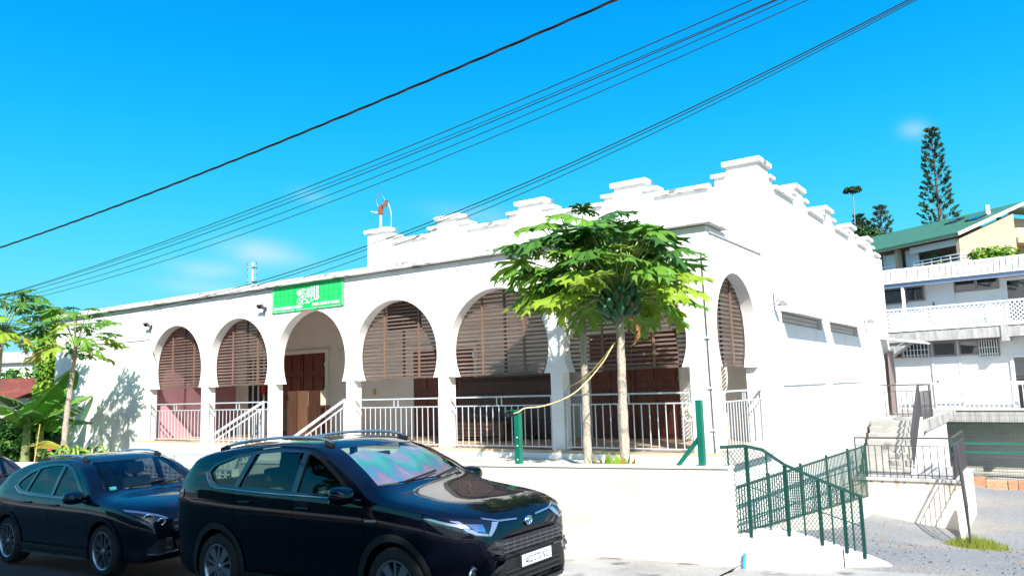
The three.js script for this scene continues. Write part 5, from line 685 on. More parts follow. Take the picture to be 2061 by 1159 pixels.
{
  const r = buildCar('navy_crossover', 'dark navy crossover car with chrome barred grille, behind black car', PM, paintMB, [-11.86, streetY(-11.86, -5.6), -6.54], tilt); hatchFront(r, PM);
  part('windscreen_sticker', new THREE.PlaneGeometry(0.1, 0.05).rotateY(Math.PI / 2).rotateZ(0.5).translate(r.C.endAt(1.1, 0.56, 1, PM.nose) + 0.004, 1.1, 0.56), std({ color: lin(0.1, 0.55, 0.5), roughness: 0.5 }), r.car);
  // same class of car farther along, only its bonnet, mirror and screen edge come into view
  const c3 = r.car.clone(); c3.name = numbered('purple_hatchback'); const paint3 = phys({ color: lin(0.018, 0.012, 0.03), roughness: 0.3, metalness: 0.3, clearcoat: 1, clearcoatRoughness: 0.03 });
  c3.traverse((o) => { if (o.isMesh && o.material === paintMB) o.material = paint3; }); c3.position.set(-18.3, streetY(-18.3, -6.0), -6.95); scene.add(c3); tag(c3, 'dark purple car whose mirror shows behind the navy crossover', 'car', 'cars parked along the wall');
}
// ---------------------------------------------------------------- stair platform, yard fence, apartment block, hillside
{ // plastered platform with staircase to the gallery
  const p = thing('stair_platform', 'stained cream platform wall at the foot of outdoor stairs', 'wall', [0, 0, 0]);
  const stain = std({ map: tex(512, (u, v) => { const n = fbm(u * 5, v * 5, 5, 150, 4), run = fbm(u * 26, v * 2, 26, 152, 3), top = Math.max(0, 1 - Math.abs(v - 0.985) * 5.5), k = Math.min(1, Math.max(0, (run - 0.5) * 5 * top) + Math.max(0, n - 0.62) * 0.6); return S(...mixc([0.74, 0.66, 0.57], [0.25, 0.19, 0.14], k * 0.75)); }, true, 1), roughness: 0.95 });
  const g = box(-4.6, -2.1, -2.6, -0.33, -25.5, -22.4), uv = g.attributes.uv; for (let i = 0; i < uv.count; i++) uv.setXY(i, uv.getX(i) * 0.5, (uv.getY(i) + 2.6) / 2.28); part('platform', g, stain, p); part('slab_edge', rbox(-4.62, -2.05, -0.328, -0.25, -25.5, -22.34, 0.01), M.concreteDark, p);
  { const A = V(-2.16, 0, -22.38), Bq = V(-1.84, 0, -19.8), dr = Bq.clone().sub(A), Lc = dr.length(); dr.normalize(); const g2 = prism([[0.05, -2.6], [Lc, -2.4], [Lc, -1.42], [0.9, -1.3], [0.05, -0.9]], 0.1); g2.applyMatrix4(new THREE.Matrix4().makeBasis(dr, V(0, 1, 0), dr.clone().cross(V(0, 1, 0)))); g2.translate(A.x, 0, A.z); part('ramp_cheek', muv(g2), M.plaster, p); }
  const st = thing('outdoor_stairs', 'concrete stairs climbing to the gallery at rear of hall', 'stairs', [0, 0, 0]);
  for (let k = 0; k < 8; k++) part('step', rbox(-4.55, -3.34, -0.3, -0.25 + 0.163 * (k + 1), -23.4 - 0.25 * (k + 1), -23.4 - 0.25 * k + 0.025, 0.008), M.concrete, st);
  part('landing', box(-4.9, -3.1, 0.75, 1.05, -33.5, -25.42), M.concrete, st); part('stringer', prism([[-23.2, -0.3], [-23.4, -0.1], [-25.4, 1.15], [-25.4, 0.75], [-23.9, -0.3]].map(([z, y]) => [-z, y]), 0.12).applyMatrix4(sideM).translate(-3.335, 0, 0), M.plaster, st); part('support_wall', box(-4.9, -3.15, -2.4, 0.75, -30.5, -25.6), M.plaster, st);
  const fence = (name, label, A, B, n, h) => { const f = thing(name, label, 'railing', [0, 0, 0], 'dark railings of the outdoor stairs'); part('top_rail', bar(A.clone().setY(A.y + h), B.clone().setY(B.y + h), 0.045, 0.04), M.rail, f); part('middle_rail', bar(A.clone().setY(A.y + h - 0.2), B.clone().setY(B.y + h - 0.2), 0.025, 0.02), M.rail, f); part('bottom_rail', bar(A.clone().setY(A.y + 0.08), B.clone().setY(B.y + 0.08), 0.025, 0.02), M.rail, f); for (let i = 0; i <= n; i++) { const q = A.clone().lerp(B, i / n); part('baluster', cyl(q.clone().setY(q.y), q.clone().setY(q.y + (i === 0 || i === n ? h : h - 0.2)), i === 0 || i === n ? 0.02 : 0.012, undefined, 6), M.rail, f); } return f; };
  fence('platform_railing', 'dark railing along the front of stair platform', V(-4.5, -0.25, -22.45), V(-2.26, -0.25, -22.45), 14, 1.0);
  fence('platform_railing', 'dark railing running down from the platform corner', V(-2.12, -0.27, -22.38), V(-1.8, -1.45, -19.75), 18, 0.95);
  fence('platform_railing', 'dark railing on the yard edge of stair platform', V(-2.25, -0.25, -25.4), V(-2.25, -0.25, -22.5), 14, 1.0);
  fence('stair_railing', 'dark sloping railing of the outdoor stairs', V(-3.27, 1.03, -25.4), V(-3.27, -0.22, -23.4), 15, 1.0);
  fence('stair_railing', 'dark railing at the side of the upper landing', V(-3.25, 1.05, -28.0), V(-3.25, 1.05, -25.45), 12, 1.0);
  fence('stair_railing', 'dark railing across the landing above outdoor stairs', V(-4.75, 1.05, -28.05), V(-3.3, 1.05, -28.05), 9, 1.0);
}
{ // terracotta blocks and green mesh yard fence
  const bm = [[0.50, 0.24, 0.13], [0.44, 0.20, 0.11], [0.56, 0.29, 0.17]].map((c, i) => std({ map: grime(c, c.map((v) => v * 0.6), 1, 160 + i, 2), roughness: 0.95 }));
  const row = ['lichen spotted', 'cracked', 'plain', 'short', 'broad', 'pale', 'chipped', 'dark', 'dusty', 'last']; let x = -3.3;
  for (let k = 0; k < 10; k++) { const w = [0.56, 0.46, 0.6, 0.26, 0.5, 0.3, 0.5, 0.44, 0.5, 0.5][k], y = gravelY(x + w / 2, -31.5) - 0.03; const b = thing('terracotta_block', k === 3 || k === 5 ? 'narrow terracotta block set between wider ones under yard fence' : k === 0 ? 'first terracotta block beside the stair platform railing' : 'terracotta hollow block in the row below green yard fence', 'block', [x + w / 2, y, -31.5], 'terracotta blocks along the yard fence'); b.rotation.y = rr(-0.05, 0.05); part('block', rbox(-w / 2, w / 2, 0, 0.33, -0.1, 0.1, 0.012), bm[k % 3], b); for (const yy of [0.11, 0.22]) part('groove', box(-w / 2 + 0.02, w / 2 - 0.02, yy - 0.006, yy + 0.006, 0.1, 0.104), bm[1], b); x += w + 0.03; }
  const f = thing('green_yard_fence', 'tall green mesh fence with thick posts before the garage level', 'fence', [0, 0, -31.8]);
  const y0 = -1.5; for (const [px, h] of [[-3.55, 2.5], [-0.62, 2.5], [2.4, 2.5]]) part('post', rbox(px - 0.06, px + 0.06, y0 - 0.3, y0 + h, -0.06, 0.06, 0.01), M.green, f);
  for (const y of [-0.35, -0.05]) part('rail', box(-4.6, 4, y - 0.03, y + 0.03, -0.03, 0.03), M.green, f);
  for (const [a, b] of [[-2.9, -0.9], [-0.5, 1.8]]) for (const xx of [a, b]) part('gate_post', rbox(xx - 0.05, xx + 0.05, y0 - 0.1, -0.38, 0.05, 0.12, 0.008), M.rail, f);
  for (const [a, b] of [[-4.5, -2.9], [-2.9, -0.9], [-0.5, 1.8]]) part('gate_rail', box(a, b, -0.62, -0.56, 0.06, 0.11), M.rail, f);
  for (const xx of [-0.78, -0.7, -4.0, -3.3]) part('bent_bar', tube([[xx, y0, 0.05], [xx, -0.55, 0.05], [xx - 0.1, -0.38, 0.05]], 0.022, 10, 6), M.greenDark, f);
  const ws = []; for (let xx = -4.6; xx < 4; xx += 0.075) ws.push(box(xx - 0.003, xx + 0.003, y0, 0.95, 0.0, 0.006)); for (let y = y0; y < 0.95; y += 0.15) ws.push(box(-4.6, 4, y - 0.003, y + 0.003, 0.006, 0.012)); part('wire_mesh', merge(ws), M.greenDark, f).userData.kind = 'stuff';
}
{ // white apartment block with latticed gallery
  const th = -Math.atan2(0.1538, 0.988), B = thing('apartment_block', 'white two storey block with latticed gallery behind the yard', 'building', [-4.0, 0, -34.11]); B.rotation.y = th; const s0 = -7, s1 = 14;
  const shade = M.plaster;  // both storeys wear the same plain wall plaster
  part('upper_wall', box(s0, s1, 4.1, 6.6, -1.05, -0.75), shade, B); part('lower_wall', box(s0, s1, 1.0, 3.65, -1.05, -0.75), shade, B);
  const garage = std({ map: grime([0.58, 0.55, 0.47], [0.46, 0.44, 0.38], 0.8, 172, 0.5), roughness: 0.8 });
  part('basement_wall', box(s0, s1, -4, 0.58, -1.75, -1.45), M.plaster, B); part('garage_shutter', box(-0.2, 3.4, -1.5, 0.45, -1.449, -1.40), garage, B); for (let k = 0; k < 16; k++) part('shutter_slat', box(-0.2, 3.4, -1.45 + k * 0.118, -1.37 + k * 0.118, -1.40, -1.38), garage, B);
  part('lower_slab', box(s0, s1, 0.58, 1.0, -0.75, 0.0), M.concreteDark, B); part('slab_drop', box(3.05, 3.3, 0.42, 0.58, -0.55, 0.003), M.concreteDark, B); part('upper_slab', box(s0, s1, 3.66, 4.08, -0.75, -0.0), M.concreteDark, B); part('slab_bracket', box(2.62, 2.85, 3.5, 4.06, -0.55, 0.05), M.concreteDark, B); part('gallery_kerb', box(s0, s1, 1.0, 1.07, -0.12, 0.05), M.plasterCream, B); part('upper_kerb', box(s0, s1, 4.08, 4.14, -0.1, 0.04), M.plaster, B);
  part('rear_mass', box(s0, s1, -4, 6.6, -9, -1.76), M.plaster, B);
  for (let s = s0; s < 4.2; s += 0.2) part('roof_panel', (() => { const g = rbox(s + 0.016, s + 0.184, 0, 0.44, -0.02, 0.03, 0.012, 1); g.rotateX(-0.22); g.translate(0, 6.05, 0.1); return g; })(), M.whiteMetal, B);
  part('roof_backing', box(s0, s1, 6.05, 6.48, -0.09, -0.05), M.whiteMetal, B); part('roof_flashing', box(s0, s1, 6.48, 6.58, -0.14, 0.05), M.whiteMetal, B); part('roof_edge', box(s0, s1, 6.0, 6.06, 0.02, 0.14), M.whiteMetal, B); part('roof_deck', box(s0, s1, 6.3, 6.46, -9, -0.05), M.whiteMetal, B); part('roof_beam', box(s0, s1, 5.85, 6.0, -0.12, 0.04), std({ color: lin(0.24, 0.33, 0.47), roughness: 0.5 }), B);
  for (const s of [-0.62, 5.5]) part('gallery_post', box(s - 0.05, s + 0.05, 4.1, 5.86, -0.1, 0.0), M.whiteMetal, B);
  // lattice panels
  const latt = std({ color: lin(0.62, 0.66, 0.72), roughness: 0.6 }); const panel = (a, b) => {
    const f = part('lattice_panel', merge([box(a, b, 4.92, 5.0, -0.03, 0.03), box(a, b, 4.14, 4.2, -0.03, 0.03), box(a, a + 0.07, 4.2, 4.92, -0.03, 0.03), box(b - 0.07, b, 4.2, 4.92, -0.03, 0.03)]), latt, B), sl = [];
    for (const d of [1, -1]) for (let q = a - 0.9; q < b + 0.9; q += 0.15) { let x0 = q, y0 = 4.2, x1 = q + d * 0.72, y1 = 4.92; const cl = (x) => y0 + (x - x0) / (x1 - x0) * (y1 - y0); let A = [x0, y0], Z = [x1, y1]; const lo = a + 0.05, hi = b - 0.05; if (Math.max(x0, x1) < lo || Math.min(x0, x1) > hi) continue; for (const P of [A, Z]) { if (P[0] < lo) { P[1] = cl(lo); P[0] = lo; } else if (P[0] > hi) { P[1] = cl(hi); P[0] = hi; } } if (Math.hypot(A[0] - Z[0], A[1] - Z[1]) > 0.05) sl.push(bar(V(A[0], A[1], d * 0.006), V(Z[0], Z[1], d * 0.006), 0.012, 0.042)); }
    part('lattice_slats', merge(sl), latt, f).userData.kind = 'stuff';
  };
  panel(-0.62, 0.06); panel(0.1, 2.27); panel(2.31, 4.5); panel(-3.2, -0.66); part('backing_board', box(1.2, 2.2, 4.18, 4.5, -0.09, -0.06), latt, B); part('backing_board', box(0.15, 0.6, 4.18, 4.42, -0.09, -0.06), latt, B);
  // lower gallery: white railing, doors, windows
  part('gallery_rail', box(s0, s1, 1.98, 2.04, -0.1, -0.05), M.whiteMetal, B); for (let s = -3; s < 4; s += 0.16) part('gallery_baluster', box(s - 0.012, s + 0.012, 1.07, 1.98, -0.085, -0.065), M.whiteMetal, B);
  const win = (a, b, y0, y1, bars) => { const w = part('window', box(a, b, y0, y1, -0.749, -0.72), M.glassDark, B); part('window_frame', merge([box(a - 0.06, b + 0.06, y1, y1 + 0.06, -0.749, -0.69), box(a - 0.06, b + 0.06, y0 - 0.06, y0, -0.749, -0.69), box(a - 0.06, a, y0, y1, -0.749, -0.69), box(b, b + 0.06, y0, y1, -0.749, -0.69)]), std({ color: lin(0.3, 0.25, 0.24), roughness: 0.7 }), w); if (bars) part('window_bar', merge([box(a - 0.04, b + 0.04, y0 + 0.02, y0 + 0.045, -0.66, -0.63), box(a - 0.04, b + 0.04, (y0 + y1) / 2, (y0 + y1) / 2 + 0.025, -0.66, -0.63)]), M.whiteMetal, w); if (bars) for (let k = 0; k <= 7; k++) part('window_bar', box(a + (b - a) * k / 7 - 0.014, a + (b - a) * k / 7 + 0.014, y0 - 0.12, y1 + 0.04, -0.65, -0.62), M.whiteMetal, w); };
  win(-1.75, -1.1, 3.12, 3.56, false); win(-0.98, -0.06, 3.12, 3.56, true); win(0.14, 0.85, 3.12, 3.56, false); win(1.06, 1.62, 3.12, 3.56, false); win(1.72, 2.3, 3.05, 3.56, true);
  win(-1.6, -0.75, 5.3, 5.85, false); win(-0.68, -0.08, 5.35, 5.85, false); win(1.1, 1.75, 5.55, 5.9, false); win(1.85, 2.5, 5.55, 5.9, false);
  const door = (a, b, y0, y1) => { const d = part('door', box(a, b, y0, y1, -0.749, -0.71), M.whiteMetal, B); part('door_frame', merge([box(a - 0.06, a, y0, y1 + 0.06, -0.749, -0.68), box(b, b + 0.06, y0, y1 + 0.06, -0.749, -0.68), box(a, b, y1, y1 + 0.06, -0.749, -0.68)]), M.whiteMetal, d); part('handle', box(a + 0.08, a + 0.12, y0 + 0.95, y0 + 1.1, -0.71, -0.68), M.rail, d); };
  door(0.06, 0.96, 1.04, 2.98); door(0.18, 0.98, 4.1, 5.95);
  { const d = part('glazed_door', box(2.78, 3.7, 1.04, 2.9, -0.749, -0.72), M.glassDark, B); part('door_frame', merge([box(2.66, 2.78, 1.04, 3.0, -0.749, -0.68), box(2.78, 3.7, 2.9, 3.0, -0.749, -0.68), box(2.78, 3.7, 1.9, 1.98, -0.72, -0.69)]), M.whiteMetal, d); const u = part('glazed_door', box(2.82, 3.8, 4.1, 5.75, -0.749, -0.72), M.glassDark, B); part('door_frame', merge([box(2.7, 2.82, 4.1, 5.85, -0.749, -0.68), box(2.82, 3.8, 5.75, 5.85, -0.749, -0.68)]), M.whiteMetal, u); }
  part('stair_soffit', prism([[-1.35, 3.1], [-1.35, 4.06], [-0.5, 4.06], [-0.5, 3.66]], 0.9).translate(0, 0, -1.0), M.concreteDark, B);
  const aw = thing('white_awning', 'thin white awning sticking out from end of hall', 'awning', [-4.7, 3.62, -29.3]); part('canopy', (() => { const g = rbox(0, 1.35, -0.03, 0.03, -0.8, 0.6, 0.01); g.rotateZ(-0.16); return g; })(), M.whiteMetal, aw); part('bracket', bar(V(0, -0.5, 0), V(0.7, -0.13, 0), 0.03, 0.03), M.whiteMetal, aw);
  const dp = thing('open_door', 'brown open door leaf at far end of side wall', 'door', [-4.55, 1.1, -29.6]); part('leaf', rbox(-0.02, 0.02, 0, 2.1, -0.45, 0.45, 0.004), std({ color: lin(0.2, 0.15, 0.14), roughness: 0.7 }), dp); part('frame', box(-0.03, 0.05, 0, 2.2, -0.5, -0.45), M.whiteMetal, dp);
}
{ // hillside house with green roof: long balcony side faces local +z, gable faces local +x
  const H = thing('green_roofed_house', 'cream house with long green roof and balcony on the hillside', 'house', [-4.13, 0, -56.83]); H.rotation.y = -0.578;
  const cream = std({ map: grime([0.45, 0.365, 0.25], [0.37, 0.29, 0.19], 0.7, 180, 0.2), roughness: 0.9 }), groof = std({ map: grime([0.05, 0.155, 0.085], [0.035, 0.11, 0.06], 0.8, 182, 0.3), roughness: 0.55 });
  const gx = (pts, d, x) => { const g = prism(pts.map(([z, y]) => [-z, y]), d); g.applyMatrix4(sideM); g.translate(x, 0, 0); return muv(g); };
  part('gable_wall', gx([[0.0, 4], [-5.4, 4], [-5.4, 12.95], [0.0, 10.95]], 0.25, -0.25), cream, H);
  part('soffit_wall', box(-12, -0.26, 4, 9.2, -1.9, -0.6), cream, H); part('balcony_back', box(-12, -0.26, 9.2, 12.25, -2.6, -2.4), cream, H); part('balcony_floor', box(-12, -0.26, 9.02, 9.2, -2.4, -0.1), M.plasterCream, H); part('balcony_front', box(-12, -0.02, 8.2, 9.4, -0.1, 0.0), M.plasterCream, H);
  part('shade_strip', box(-3.9, -0.26, 10.62, 11.05, -0.25, -0.2), M.whiteMetal, H); part('fascia', box(-12.4, 0.2, 11.08, 11.28, 0.32, 0.38), M.plasterCream, H);
  { const q = new THREE.BufferGeometry(), P = [[-13, 11.3, 0.45], [0.3, 11.3, 0.45], [0.3, 13.75, -6.2], [-13, 13.75, -6.2]], Q = P.map(([x, y, z]) => [x, y - 0.14, z]), f = [[P[0], P[1], P[2]], [P[0], P[2], P[3]], [Q[0], Q[2], Q[1]], [Q[0], Q[3], Q[2]], [Q[0], Q[1], P[1]], [Q[0], P[1], P[0]], [Q[1], Q[2], P[2]], [Q[1], P[2], P[1]]]; q.setAttribute('position', new THREE.Float32BufferAttribute(f.flat(2), 3)); q.computeVertexNormals(); part('roof', muv(q), groof, H); }
  part('barge_board', bar(V(0.32, 11.2, 0.45), V(0.32, 13.62, -6.2), 0.06, 0.2), M.whiteMetal, H); part('column', box(-4.95, -4.7, 4, 11.1, -0.3, 0.02), cream, H); part('shutter', box(-6.3, -5.0, 9.2, 10.95, -0.7, -0.62), M.whiteMetal, H); part('shutter', box(-4.65, -3.6, 9.2, 11.0, -0.7, -0.62), M.whiteMetal, H); part('window', box(-8.0, -6.4, 9.4, 10.9, -0.75, -0.7), M.glassDark, H); part('window_frame', box(-6.5, -6.35, 9.3, 11, -0.69, -0.6), M.whiteMetal, H);
  for (const y of [9.55, 9.78, 10.0]) { part('balcony_rail', box(-3.5, 0.05, y - 0.035, y + 0.035, 0.02, 0.07), M.whiteMetal, H); part('balcony_rail', box(-12, -5.0, y - 0.035, y + 0.035, 0.02, 0.07), M.whiteMetal, H); part('balcony_rail', box(0.0, 0.05, y - 0.035, y + 0.035, -1.1, 0.02), M.whiteMetal, H); }
  for (let x = -3.5; x <= 0.1; x += 0.7) part('balcony_post', box(x - 0.035, x + 0.035, 9.4, 10.03, 0.01, 0.06), M.whiteMetal, H);
  part('hanging_plant', new THREE.IcosahedronGeometry(0.28, 2).translate(-2.2, 10.2, -0.6), M.leafD, H);
  part('roof_vent', cyl(V(-0.9, 12.9, -4.2), V(-0.9, 13.6, -4.2), 0.16), M.whiteMetal, H); for (const [x, z] of [[-3.4, -4.2], [-1.2, -3.4]]) { const g = new THREE.BoxGeometry(0.9, 0.08, 1.1); g.rotateX(0.353); g.translate(x, 11.3 - (z - 0.45) * 0.3684 + 0.06, z); part('skylight', muv(g), M.glassDark, H); }
  part('recessed_wall', box(-1.2, -1.0, 4, 12.9, -12, -5.4), cream, H); for (const y of [8.6, 11.3]) { part('recess_floor', box(-1.0, 0.1, y - 0.35, y, -12, -5.5), cream, H); for (let k = 0; k < 3; k++) part('recess_rail', box(0.05, 0.1, y + 0.15 + k * 0.22, y + 0.21 + k * 0.22, -12, -5.5), M.whiteMetal, H); } { const g = new THREE.BoxGeometry(1.6, 0.15, 7); g.translate(-0.5, 13.35, -9); part('recess_roof', muv(g), groof, H); }
  tree('balcony_bush', 'rounded green bush in front of hillside balcony', [-4.4, 7.3, -51.0], 0.8, 0.08, lob(7, 1.15, 0.9, 0.55, 6), 1300, 0.2, [M.leafB, M.leafC], 'bushes below the hillside house', 21); tree('balcony_bush', 'taller rounded green bush against the cream gable wall', [-2.35, 7.6, -52.3], 0.9, 0.08, lob(8, 1.2, 1.1, 0.75, 7), 1500, 0.2, [M.leafB, M.leafC], 'bushes below the hillside house', 22);
  tree('balcony_bush', 'smallest green bush below the cream gable wall', [-1.3, 7.9, -53.1], 0.7, 0.07, lob(6, 0.7, 0.7, 0.4, 8), 700, 0.18, [M.leafB, M.leafC], 'bushes below the hillside house', 23);
  struct('hillside', sheet(-40, 60, -140, -46, 20, 20, (x, z) => -4 + 11 * sm(-46, -58, z) + 0.04 * (-46 - z)), M.soil);
}
// column pines: whorls of short upswept branches
function columnPine(name, label, base, H, R, nW, mat, bare) {
  const t = thing(name, label, 'pine tree', base), pos = []; let sd = 99 + (base[0] * 13 | 0); const Rn = () => { sd = (sd * 1664525 + 1013904223) >>> 0; return sd / 4294967296; };
  part('trunk', trunkTube([[0, -1, 0], [0, H * 0.5, 0], [0, H, 0]], H * 0.014, 0.03, 12), M.barkDark, t); const brs = [];
  for (let w = 0; w < nW; w++) { const f = w / nW, y = H * (bare + (1 - bare) * f), L = R * (f < 0.72 ? 0.75 + 0.35 * Math.sin(f * 4.4) : (1 - f) / 0.28 * 0.72 + 0.12), nb = 5 + (w % 2); for (let k = 0; k < nb; k++) { const a = k / nb * 6.283 + w * 0.9 + Rn() * 0.4, l = L * (0.75 + 0.4 * Rn()), dx = Math.cos(a), dz = Math.sin(a); brs.push(cyl(V(0, y, 0), V(dx * l * 0.7, y + l * 0.02, dz * l * 0.7), 0.03, 0.02, 4)); const q0 = V(dx * l * 0.5, y, dz * l * 0.5), q1 = V(dx * l, y + l * 0.42, dz * l); for (let b = 0; b < 20; b++) { const p = q0.clone().lerp(q1, Math.sqrt(Rn())).add(V((Rn() - 0.5) * 0.22, (Rn() - 0.5) * 0.14, (Rn() - 0.5) * 0.22)), u = V(dx * 0.6 + (Rn() - 0.5), 0.5 + Rn() * 0.5, dz * 0.6 + (Rn() - 0.5)).multiplyScalar(0.3), v = V(Rn() - 0.5, Rn() - 0.5, Rn() - 0.5).multiplyScalar(0.22); for (const c of [p, p.clone().add(u).add(v), p.clone().add(u).sub(v)]) pos.push(c.x, c.y, c.z); } } }
  part('branches', merge(brs), M.barkDark, t); const g = new THREE.BufferGeometry(); g.setAttribute('position', new THREE.Float32BufferAttribute(pos, 3)); g.computeVertexNormals(); part('crown', muv(g), mat, t);
}
const pineM = leafMat(0.028, 0.062, 0.03, 0.1, 0.8);
columnPine('column_pine', 'tall dark column pine rising behind the green roof', [-7.0, 8, -78.2], 16.7, 1.3, 27, pineM, 0.12);
columnPine('slim_pine', 'thin sparse pine beside the green roof', [-11.35, 9, -75.4], 8.75, 0.95, 14, leafMat(0.05, 0.09, 0.07, 0.1, 0.8), 0.1); columnPine('slim_pine', 'small sparse pine behind the last parapet pier', [-12.55, 9, -75.2], 7.6, 0.6, 10, leafMat(0.05, 0.09, 0.07, 0.1, 0.8), 0.1);
columnPine('bushy_pine', 'small dense dark pine beside the bare mast tree', [-13.05, 9, -74.4], 7.9, 0.75, 16, pineM, 0.2);
tree('round_hill_tree', 'round bright green tree behind the parapet end', [-12.3, 10.4, -74.9], 3.4, 0.15, lob(8, 1.2, 4.1, 1.2, 9), 2200, 0.2, [leafMat(0.03, 0.10, 0.02), leafMat(0.06, 0.17, 0.02)], null, 31);
{ const t = thing('tufted_tree', 'bare tall tree with flat leafy tuft on top', 'tree', [-13.3, 9, -74]); part('trunk', trunkTube([[0, -1, 0], [0, 5, 0], [0.05, 9.9, 0]], 0.09, 0.05, 10), std({ color: lin(0.22, 0.22, 0.24), roughness: 0.9 }), t); part('crown', crownGeo([[-0.42, 10.1, 0, 0.3, 0.26], [0.1, 9.95, 0, 0.28, 0.22], [0.5, 10.1, 0, 0.3, 0.26], [0.05, 10.1, 0.3, 0.3, 0.22]], 800, 0.17, 41), pineM, t); }
{ const g = thing('grass_tuft', 'tuft of yellow green grass at platform wall corner', 'grass', [-1.75, gravelY(-1.75, -20.0) - 0.02, -20.0]); const bl = []; for (let i = 0; i < 900; i++) { const a = rr(0, 6.28), r = Math.pow(rnd(), 0.7) * 0.85, x = Math.cos(a) * r * 0.8, z = Math.sin(a) * r * 0.9, h = rr(0.08, 0.32) * (1.1 - r), w = 0.012, dx = rr(-0.08, 0.08), dz = rr(-0.08, 0.08); bl.push(x - w, 0, z, x + w, 0, z, x + dx, h + 0.05, z + dz); } const q = new THREE.BufferGeometry(); q.setAttribute('position', new THREE.Float32BufferAttribute(bl, 3)); q.computeVertexNormals(); part('blades', muv(q), leafMat(0.22, 0.26, 0.04), g).userData.kind = 'stuff'; }
{ // dead leaves and pebbles scattered over the gravel
  const bl = []; for (let i = 0; i < 260; i++) { const x = rr(-3.9, 1.5), z = rr(-30, -11), y = gravelY(x, z) + 0.01, s = rr(0.02, 0.06), a = rr(0, 6.28); bl.push(x, y, z, x + Math.cos(a) * s, y + 0.02, z + Math.sin(a) * s, x + Math.cos(a + 0.8) * s, y + 0.005, z + Math.sin(a + 0.8) * s); } const q = new THREE.BufferGeometry(); q.setAttribute('position', new THREE.Float32BufferAttribute(bl, 3)); q.computeVertexNormals(); const m = one('fallen_leaves', muv(q), M.leafDry, 'scattered dry brown leaves lying on grey gravel', 'leaves'); m.userData.kind = 'stuff';
  const pg = []; for (let i = 0; i < 500; i++) { const x = rr(-4.0, 2), z = -10.8 - Math.pow(rnd(), 1.4) * 17, g = new THREE.TetrahedronGeometry(rr(0.010, 0.022), 0); g.rotateY(rr(0, 6)); g.rotateX(rr(0, 6)); g.translate(x, gravelY(x, z) + 0.008, z); pg.push(g); } const m2 = one('loose_stones', merge(pg), M.gravel, 'loose grey stones strewn over the gravel drive', 'stones'); m2.userData.kind = 'stuff';
}
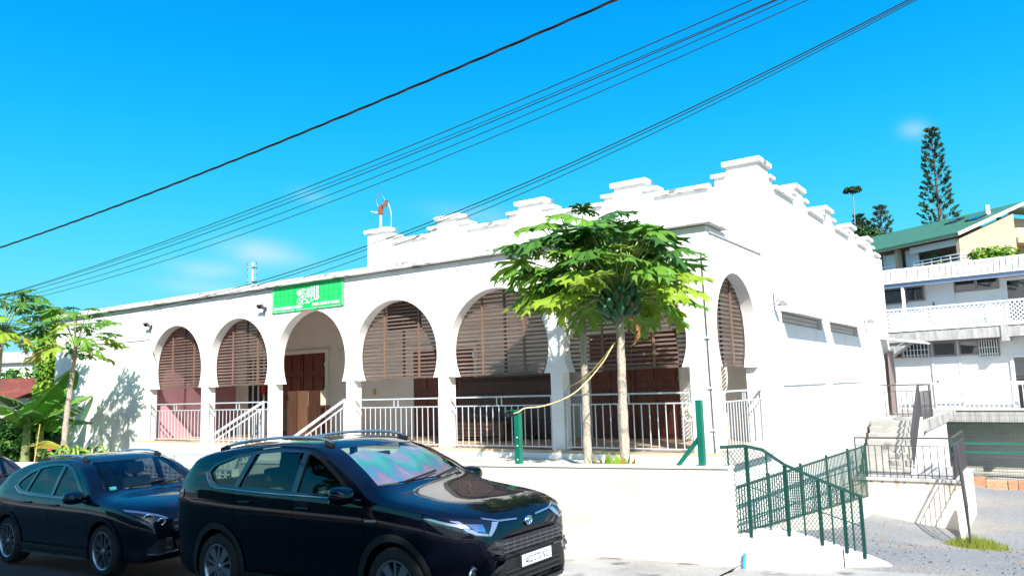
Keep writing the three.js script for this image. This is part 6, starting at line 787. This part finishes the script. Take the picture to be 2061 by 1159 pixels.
// ---------------------------------------------------------------- overhead cables, poles, trees across the street
{
  const cableM = std({ color: lin(0.012, 0.012, 0.018), roughness: 0.6 }), PL = V(-26.5, 0, -7.5), PR = V(9, 0, -7.5);
  const wire = (name, label, p, r, cat, grp) => { // p: three points in the plane of the line, continued to the poles
    const [a, b, c] = p, q = (x) => a[1] * ((x - b[0]) * (x - c[0])) / ((a[0] - b[0]) * (a[0] - c[0])) + b[1] * ((x - a[0]) * (x - c[0])) / ((b[0] - a[0]) * (b[0] - c[0])) + c[1] * ((x - a[0]) * (x - b[0])) / ((c[0] - a[0]) * (c[0] - b[0])), pts = []; for (let i = 0; i <= 40; i++) { const x = PL.x + (PR.x - PL.x) * i / 40; pts.push(V(x, q(x), a[2] || -7.5)); } return pts; };
  const tw = thing('twisted_cable', 'thick twisted black cable crossing the sky highest', 'cable', [0, 0, 0], 'overhead cables'); const base = wire('', '', [[-18.54, 5.66], [-8.68, 6.15], [-3.62, 6.56]], 0.02), crv = new THREE.CatmullRomCurve3(base);
  for (let k = 0; k < 3; k++) { const pts = []; for (let i = 0; i <= 360; i++) { const p = crv.getPointAt(i / 360), a = i * 0.42 + k * 2.094; pts.push(V(p.x, p.y + Math.cos(a) * 0.010, p.z + Math.sin(a) * 0.010)); } part('strand', tube(pts, 0.0095, 720, 5), cableM, tw); }
  const labs = ['thin overhead cable, uppermost of the middle bundle', 'thin overhead cable, second of the middle bundle', 'thin overhead cable, third of the middle bundle', 'thin overhead cable, fourth of the middle bundle', 'thin overhead cable, lowest of the middle bundle', 'thin overhead cable, upper of the three lowest', 'thin overhead cable, middle of the three lowest', 'thin overhead cable, lowest one grazing the parapet'];
  [[[-18.42, 4.59], [-9.33, 5.23], [-2.13, 6.08]], [[-18.42, 4.58], [-9.33, 5.17], [-1.90, 6.01]], [[-18.41, 4.52], [-9.33, 5.11], [-1.89, 6.0]], [[-18.4, 4.45], [-9.33, 4.99], [-1.79, 5.97]], [[-18.16, 4.38], [-9.33, 4.88], [-1.6, 5.91]], [[-17.48, 3.93], [-9.32, 4.06], [-0.74, 5.64]], [[-17.48, 3.9], [-9.32, 4.01], [-0.71, 5.63]], [[-17.5, 3.79], [-9.32, 3.91], [-0.68, 5.62]]].forEach((p, i) => one('overhead_cable', tube(wire('', '', p), [0.0062, 0.0045, 0.006, 0.005, 0.005, 0.0062, 0.005, 0.0045][i], 60, 5), cableM, labs[i], 'cable', 'overhead cables'));
  for (const [P, l] of [[PL, 'concrete utility pole down the street carrying cables'], [PR, 'concrete utility pole up the street carrying cables']]) { const y0 = streetY(P.x, -7.5); const t = thing('utility_pole', l, 'pole', [P.x, y0, -7.5], 'utility poles'); part('shaft', new THREE.CylinderGeometry(0.1, 0.17, 9, 14).translate(0, 4.3, 0), M.concrete, t); part('cross_arm', box(-0.06, 0.06, 6.2, 6.3, -0.6, 0.6), M.rail, t); }
}
{ // street trees behind the viewer, which shade the parked cars; unseen hedge added for dark reflections
  const lm = [leafMat(0.04, 0.12, 0.02, 0.2), leafMat(0.06, 0.17, 0.025, 0.2)];
  const where = ['across from the garden end', 'second along the far pavement', 'third along the far pavement', 'fourth along the far pavement', 'fifth along the far pavement', 'across from the gravel drive'];
  [[-16.5, 5.8], [-12, 5.5], [-7.4, 5.6], [-2.8, 5.45], [1.9, 5.55], [6.4, 5.6]].forEach(([x, z], i) => tree('street_tree', 'broad shade tree ' + where[i], [x, streetY(x, z) + 0.1, z], 6.6, 0.26, [[0, 9.1, 0, 2.6, 2.6], ...lob(9, 3.1, 9.0, 2.6, 40 + i)], 3600, 0.5, lm, 'shade trees across the street', 60 + i));
  const h = thing('added_hedge', 'long unseen hedge added behind the shade trees for dark reflections', 'hedge', [-6, streetY(-6, 9), 10]); part('foliage', crownGeo(Array.from({ length: 26 }, (_, i) => [-26 + i * 2.1, 1.5, 0, 1.3, 1.7]), 9000, 0.32, 91), lm[0], h); part('woody_core', box(-27, 28, -0.5, 2.7, -0.5, 0.5), M.barkDark, h);
}
scene.traverse((o) => { if (o.isMesh) { o.castShadow = true; o.receiveShadow = true; } });
renderer.render(scene, camera);
